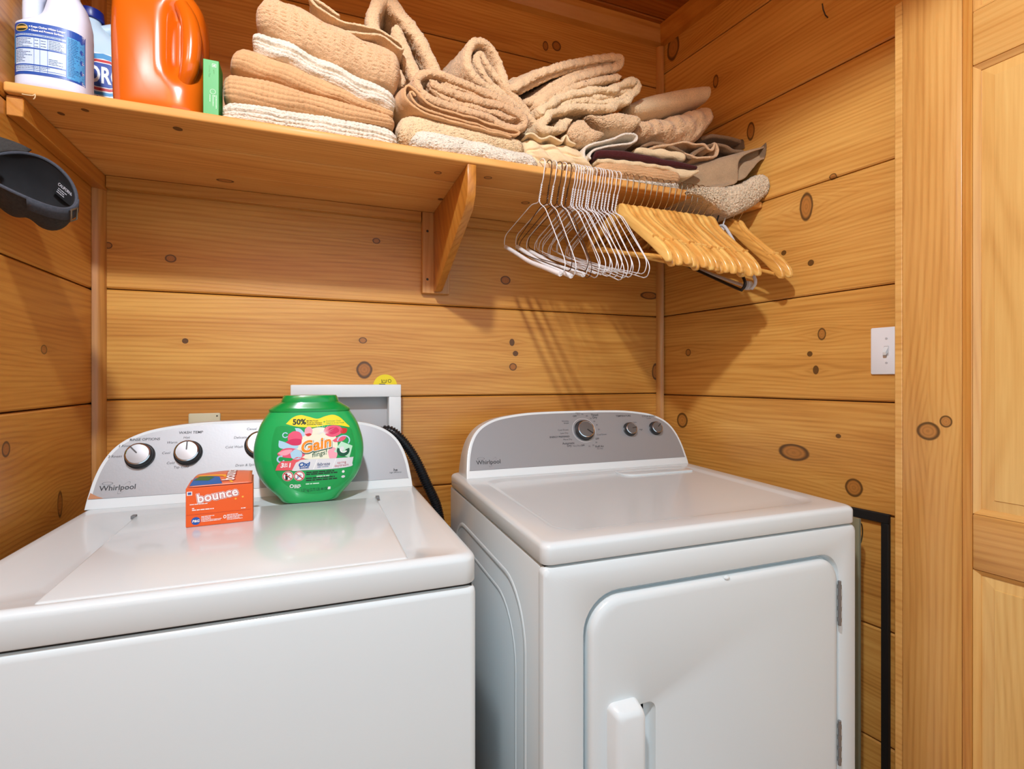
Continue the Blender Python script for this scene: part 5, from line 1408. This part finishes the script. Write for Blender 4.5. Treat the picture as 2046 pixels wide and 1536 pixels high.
def as_part(parent, o):
    o.name = 'inner_fold'
    for k in ('label', 'category', 'group'):
        if k in o.keys(): del o[k]
    adopt(o, parent)
    return o
# left stack of waffle towels
slab('bath_towel', 'white waffle towel at the bottom of the left stack', WHITE_T, [(441, 195), (520, 205), (620, 221), (720, 238), (796, 256)], [(441, 236), (520, 248), (620, 264), (720, 282), (797, 296)], Y0=1.197, waffle=.0040, fuzz=.0004, seed=3, layers=2, groove=.003)
slab('bath_towel', 'tan waffle towel lying on the bottom white towel', TAND, [(441, 132), (500, 146), (600, 172), (700, 205), (782, 226)], [(441, 196), (520, 206), (620, 222), (720, 239), (790, 253)], Y0=1.197, waffle=.0036, fuzz=.0002, seed=4, cell=.0100)
slab('bath_towel', 'tan waffle towel with raised left corner under the folded white towel', TAND, [(470, 83), (510, 93), (600, 130), (700, 183), (788, 220)], [(450, 128), (510, 147), (600, 173), (700, 206), (785, 232)], Y0=1.204, waffle=.0022, fuzz=.0002, seed=5, cell=.0100)
slab('bath_towel', 'white ribbed towel folded double in the left stack', WHITE_T, [(503, 50), (560, 70), (640, 108), (720, 146), (793, 181)], [(500, 94), (560, 115), (640, 152), (720, 192), (790, 219)], Y0=1.199, waffle=.0036, fuzz=.0003, seed=6, layers=2, groove=.006)
slab('bath_towel', 'thick tan dimpled towel on top of the left stack', TAN, [(512, -16), (560, -14), (640, 22), (720, 62), (780, 88), (804, 108)], [(505, 44), (560, 68), (640, 108), (720, 144), (780, 168), (801, 166)], Y0=1.196, waffle=.0024, fuzz=.0002, dash=True, cell=.0090, seed=7, amp=.0022, bulge=.6)
ribbon('hand_towel', 'thin beige cloth looped over the top of the left stack', BEIGE, [(616, 40), (660, 58), (720, 66), (765, 72), (800, 98), (804, 92), (788, 76), (745, 54), (690, 44), (640, 16), (620, -6), (634, 0), (680, 30)], .0055, Y0=1.205, length=.20, seed=8, fuzz=.0003, amp=.001)
ribbon('bath_towel', 'plush beige towel folded upright behind the left stack', BEIGE, [(806, 170), (786, 130), (752, 70), (748, 20), (772, -8), (800, 22), (838, 70), (862, 120), (872, 148), (840, 158), (815, 110), (790, 50)], .032, Y0=1.235, length=.20, seed=9)
# middle heap
TW_H = ribbon('bath_towel', 'plush beige towel folded into a tall hump in the middle heap', BEIGE, [(1160, 730), (1080, 640), (980, 560), (860, 480), (740, 410), (660, 310), (650, 210), (700, 120), (780, 130), (850, 220), (890, 330), (930, 440), (1010, 540), (1100, 630)], .0215, Y0=1.225, length=.26, crop=C3, seed=10, amp=.0018, axis=(-.25, 1))
as_part(TW_H, ribbon('bath_towel', 'plush beige towel folded over in the hollow of the hump', BEIGE, [(990, 560), (880, 470), (790, 390), (730, 300), (710, 230), (735, 200), (770, 260), (840, 350), (930, 450)], .015, Y0=1.232, length=.22, crop=C3, seed=11, axis=(-.25, 1)))
TW_L = ribbon('bath_towel', 'beige terry towel folded in layers low in the middle heap', TAN, [(980, 590), (850, 520), (700, 450), (560, 395), (430, 345), (330, 345), (275, 400), (320, 490), (450, 560), (650, 620), (800, 665), (930, 735), (1030, 742), (1068, 690), (1000, 632), (880, 578), (700, 535), (560, 490), (450, 455), (365, 405)], .0190, Y0=1.204, length=.25, crop=C3, seed=12, amp=.0016, axis=(-.2, 1))
ribbon('hand_towel', 'thin tan waffle cloth rolled beneath the layered terry towel', TAND, [(262, 520), (236, 486), (222, 505), (262, 570), (340, 612), (500, 668), (700, 722), (900, 786), (1000, 800), (1008, 775), (900, 748), (700, 682), (500, 628), (350, 566), (270, 486), (212, 440), (182, 470), (195, 545), (300, 624), (500, 694), (700, 744), (960, 815)], .0058, Y0=1.199, length=.24, crop=C3, seed=13, fuzz=.0003, amp=.0008, axis=(-.35, 1))
slab('bath_towel', 'cream plush towel above the front white towel in the middle', CREAM, [(120, 690), (190, 625), (300, 622), (500, 668), (750, 738), (1000, 806), (1064, 832)], [(140, 850), (220, 880), (300, 850), (500, 880), (750, 900), (1000, 940), (1064, 950)], crop=C3, Y0=1.208, seed=14, bulge=.7)
slab('bath_towel', 'white plush towel at the front of the middle heap', WHITE_T, [(218, 800), (290, 745), (420, 744), (700, 812), (950, 880), (1110, 915), (1160, 950)], [(214, 892), (300, 915), (420, 935), (700, 985), (950, 1030), (1110, 1052), (1162, 1060)], crop=C3, Y0=1.196, seed=15, bulge=.75)
slab('tablecloth', 'crumpled ecru cloth at the shelf edge beside the white plush towel', ECRU, [(1050, 800), (1180, 820), (1320, 850), (1470, 885), (1560, 960)], [(1120, 1060), (1250, 1072), (1380, 1085), (1500, 1098), (1600, 1110)], crop=C3, Y0=1.206, seed=16, amp=.004, wl=.045, fuzz=.0002, layers=3, groove=.006)
ribbon('tablecloth', 'thin ecru cloth with frilled edge under the hanging towel corner', ECRU, [(1060, 800), (1110, 790), (1180, 830), (1250, 815), (1330, 850), (1360, 800), (1385, 850), (1430, 872)], .005, Y0=1.204, length=.15, crop=C3, seed=17, fuzz=.0002, amp=.0014)
as_part(TW_L, ribbon('hand_towel', 'rumpled beige cloth tucked inside the layered terry towel', TAN, [(400, 405), (440, 440), (480, 430), (560, 455), (640, 470), (720, 505), (800, 520), (900, 560), (980, 600), (1020, 650), (960, 680), (860, 640), (760, 610), (640, 580), (520, 540), (430, 500), (370, 440)], .014, Y0=1.212, length=.2, crop=C3, seed=41, axis=(-.2, 1)))
# big folded towel right of the middle
TW_B = ribbon('bath_towel', 'large plush beige towel loosely folded right of the middle heap', BEIGE, [(990, 470), (1040, 420), (1180, 345), (1350, 290), (1550, 250), (1720, 228), (1770, 250), (1740, 300), (1600, 335), (1440, 390), (1320, 460), (1230, 520), (1170, 590)], .0225, Y0=1.215, length=.16, axis=(-.55, .8), crop=C3, seed=18, amp=.0018)
as_part(TW_B, ribbon('bath_towel', 'plush beige towel filling the inside of the upper large fold', BEIGE, [(1010, 480), (1150, 410), (1300, 340), (1480, 300), (1680, 272), (1560, 315), (1400, 370), (1280, 440), (1180, 520), (1080, 560)], .020, Y0=1.228, length=.14, axis=(-.5, .8), crop=C3, seed=42))
as_part(TW_B, ribbon('bath_towel', 'second layer of plush towel, thin flap between the two large folds', BEIGE, [(1290, 520), (1420, 450), (1560, 410), (1700, 385), (1760, 372)], .0190, Y0=1.213, length=.16, axis=(-.4, .8), crop=C3, seed=19, amp=.0016))
TW_W = ribbon('bath_towel', 'plush beige towel with a wide rounded fold pointing to the right wall', CREAM, [(1180, 640), (1260, 560), (1400, 500), (1560, 470), (1720, 458), (1830, 405), (1885, 430), (1850, 510), (1720, 585), (1580, 600), (1440, 590), (1320, 615), (1225, 660), (1200, 735), (1260, 765), (1330, 740), (1400, 690)], .0215, Y0=1.205, length=.2, axis=(-.3, .9), crop=C3, seed=20, amp=.0018)
as_part(TW_W, ribbon('bath_towel', 'cream towel filling the inside of the wide rounded fold', CREAM, [(1260, 640), (1380, 560), (1540, 520), (1700, 505), (1820, 450), (1780, 520), (1640, 560), (1480, 545), (1340, 585)], .018, Y0=1.215, length=.16, axis=(-.3, .9), crop=C3, seed=43))
slab('bath_towel', 'beige towel corner drooping below the wide rounded fold', BEIGE, [(1500, 640), (1620, 640), (1760, 610), (1880, 640), (1908, 690)], [(1560, 690), (1640, 740), (1760, 765), (1850, 775), (1905, 715)], crop=C3, Y0=1.204, depth=.18, seed=21, bulge=.7)
slab('washcloth', 'small beige terry corner hanging in front of the frilled cloth', BEIGE, [(1370, 760), (1430, 690), (1490, 650), (1530, 720), (1630, 790)], [(1380, 830), (1440, 858), (1500, 862), (1570, 850), (1630, 800)], crop=C3, Y0=1.198, depth=.10, seed=22, bulge=.6)
slab('bath_towel', 'smooth cream towel rolled at the top of the right pile', CREAM, [(1255, 205), (1300, 184), (1350, 172), (1400, 166), (1423, 166)], [(1262, 222), (1290, 230), (1340, 222), (1400, 203), (1424, 195)], Y0=1.235, seed=23, depth=.2, bulge=.8, endr=.25, fuzz=.0003, amp=.0008)
slab('bath_towel', 'beige plush towel bundle under the smooth roll on the right', TAN, [(1270, 238), (1310, 232), (1350, 224), (1400, 208), (1432, 206)], [(1272, 272), (1320, 278), (1360, 280), (1400, 278), (1432, 240)], Y0=1.228, seed=24, depth=.2, bulge=.8, amp=.004, wl=.05)
# right pile at the shelf edge
ribbon('washcloth', 'small white cloth folded in thin layers above the maroon cloth', WHITE_T, [(1512, 985), (1492, 950), (1500, 890), (1560, 862), (1680, 835), (1800, 790), (1870, 800), (1870, 840), (1800, 866), (1680, 880), (1570, 905), (1530, 950), (1540, 975)], .0062, Y0=1.204, length=.16, crop=C3, seed=25, fuzz=.0003, amp=.0008)
slab('hand_towel', 'cream cloth strip lying on top of the maroon cloth', ECRU, [(850, 555), (960, 562), (1080, 575), (1215, 600)], [(850, 605), (960, 622), (1080, 640), (1218, 662)], crop=C4, Y0=1.214, seed=26, fuzz=.0002)
slab('hand_towel', 'folded dark maroon cloth in the right pile', MAROON, [(548, 585), (620, 572), (760, 580), (900, 604), (1060, 640), (1200, 670), (1296, 700)], [(552, 640), (620, 632), (760, 640), (900, 660), (1060, 688), (1200, 708), (1298, 722)], crop=C4, Y0=1.200, seed=27, fuzz=.0002, amp=.0008, endr=.5)
slab('tablecloth', 'cream cloth with a pointed flap just under the maroon cloth', ECRU, [(560, 640), (760, 650), (900, 668), (1060, 695), (1200, 712), (1308, 730)], [(560, 672), (760, 690), (900, 706), (1060, 725), (1200, 790), (1306, 748)], crop=C4, Y0=1.206, seed=28, fuzz=.0002, amp=.001, endr=.5)
slab('hand_towel', 'tan waffle towel below the maroon cloth', TAND, [(540, 690), (620, 660), (760, 664), (900, 690), (1060, 716), (1185, 735)], [(600, 770), (700, 782), (820, 792), (940, 805), (1060, 815), (1180, 828)], crop=C4, Y0=1.199, seed=29, waffle=.0026, fuzz=.0002, cell=.0080)
slab('hand_towel', 'thin white towel at the bottom of the right pile', WHITE_T, [(650, 775), (780, 785), (900, 798), (1040, 812), (1170, 822)], [(660, 850), (780, 862), (900, 872), (1040, 884), (1172, 890)], crop=C4, Y0=1.197, seed=30, layers=2, groove=.004)
# bath mats at the right end
ribbon('bath_mat', 'rolled taupe canvas backed mat at the right end of the shelf', TAUPE, [(1480, 850), (1575, 815), (1582, 740), (1595, 660), (1640, 615), (1740, 575), (1840, 552), (1862, 585), (1830, 630), (1750, 655), (1690, 720), (1640, 780), (1600, 800)], .0048, Y0=1.185, length=.19, axis=(-.9, .42), crop=C4, seed=31, fuzz=.0002, amp=.0009, rise=-.18, taper=.75)
slab('bath_mat', 'shaggy pale bath mat drooping over the right end of the shelf', SHAG, [(1230, 868), (1330, 850), (1480, 838), (1640, 815), (1770, 745), (1830, 775), (1836, 830)], [(1250, 892), (1340, 925), (1440, 985), (1560, 1050), (1640, 1030), (1740, 970), (1836, 870)], crop=C4, Y0=1.168, depth=.024, seed=32, fuzz=.0011, amp=.0012, clamp=False, bulge=.3)
ribbon('bath_mat', 'brown ribbed mat bunched behind the taupe roll', DTAUPE, [(900, 560), (980, 530), (1080, 545), (1180, 590), (1240, 640), (1300, 590), (1400, 545), (1480, 545), (1560, 590), (1640, 600)], .010, Y0=1.225, length=.2, crop=C4, seed=33, fuzz=.0003, amp=.0016)
ribbon('bath_mat', 'brown corded mat sloping down at the very back right', DTAUPE, [(1320, 500), (1400, 478), (1500, 490), (1600, 515), (1700, 545), (1740, 600)], .012, Y0=1.262, length=.16, crop=C4, seed=34, fuzz=.0003, amp=.0012)
ribbon('hand_towel', 'tan cloth folded in waves behind the cream strip', TAN, [(880, 600), (1000, 560), (1100, 540), (1220, 530), (1330, 545), (1400, 580), (1430, 530), (1435, 620), (1300, 640), (1200, 600)], .007, Y0=1.222, length=.14, crop=C4, seed=35, fuzz=.0003, amp=.0012)
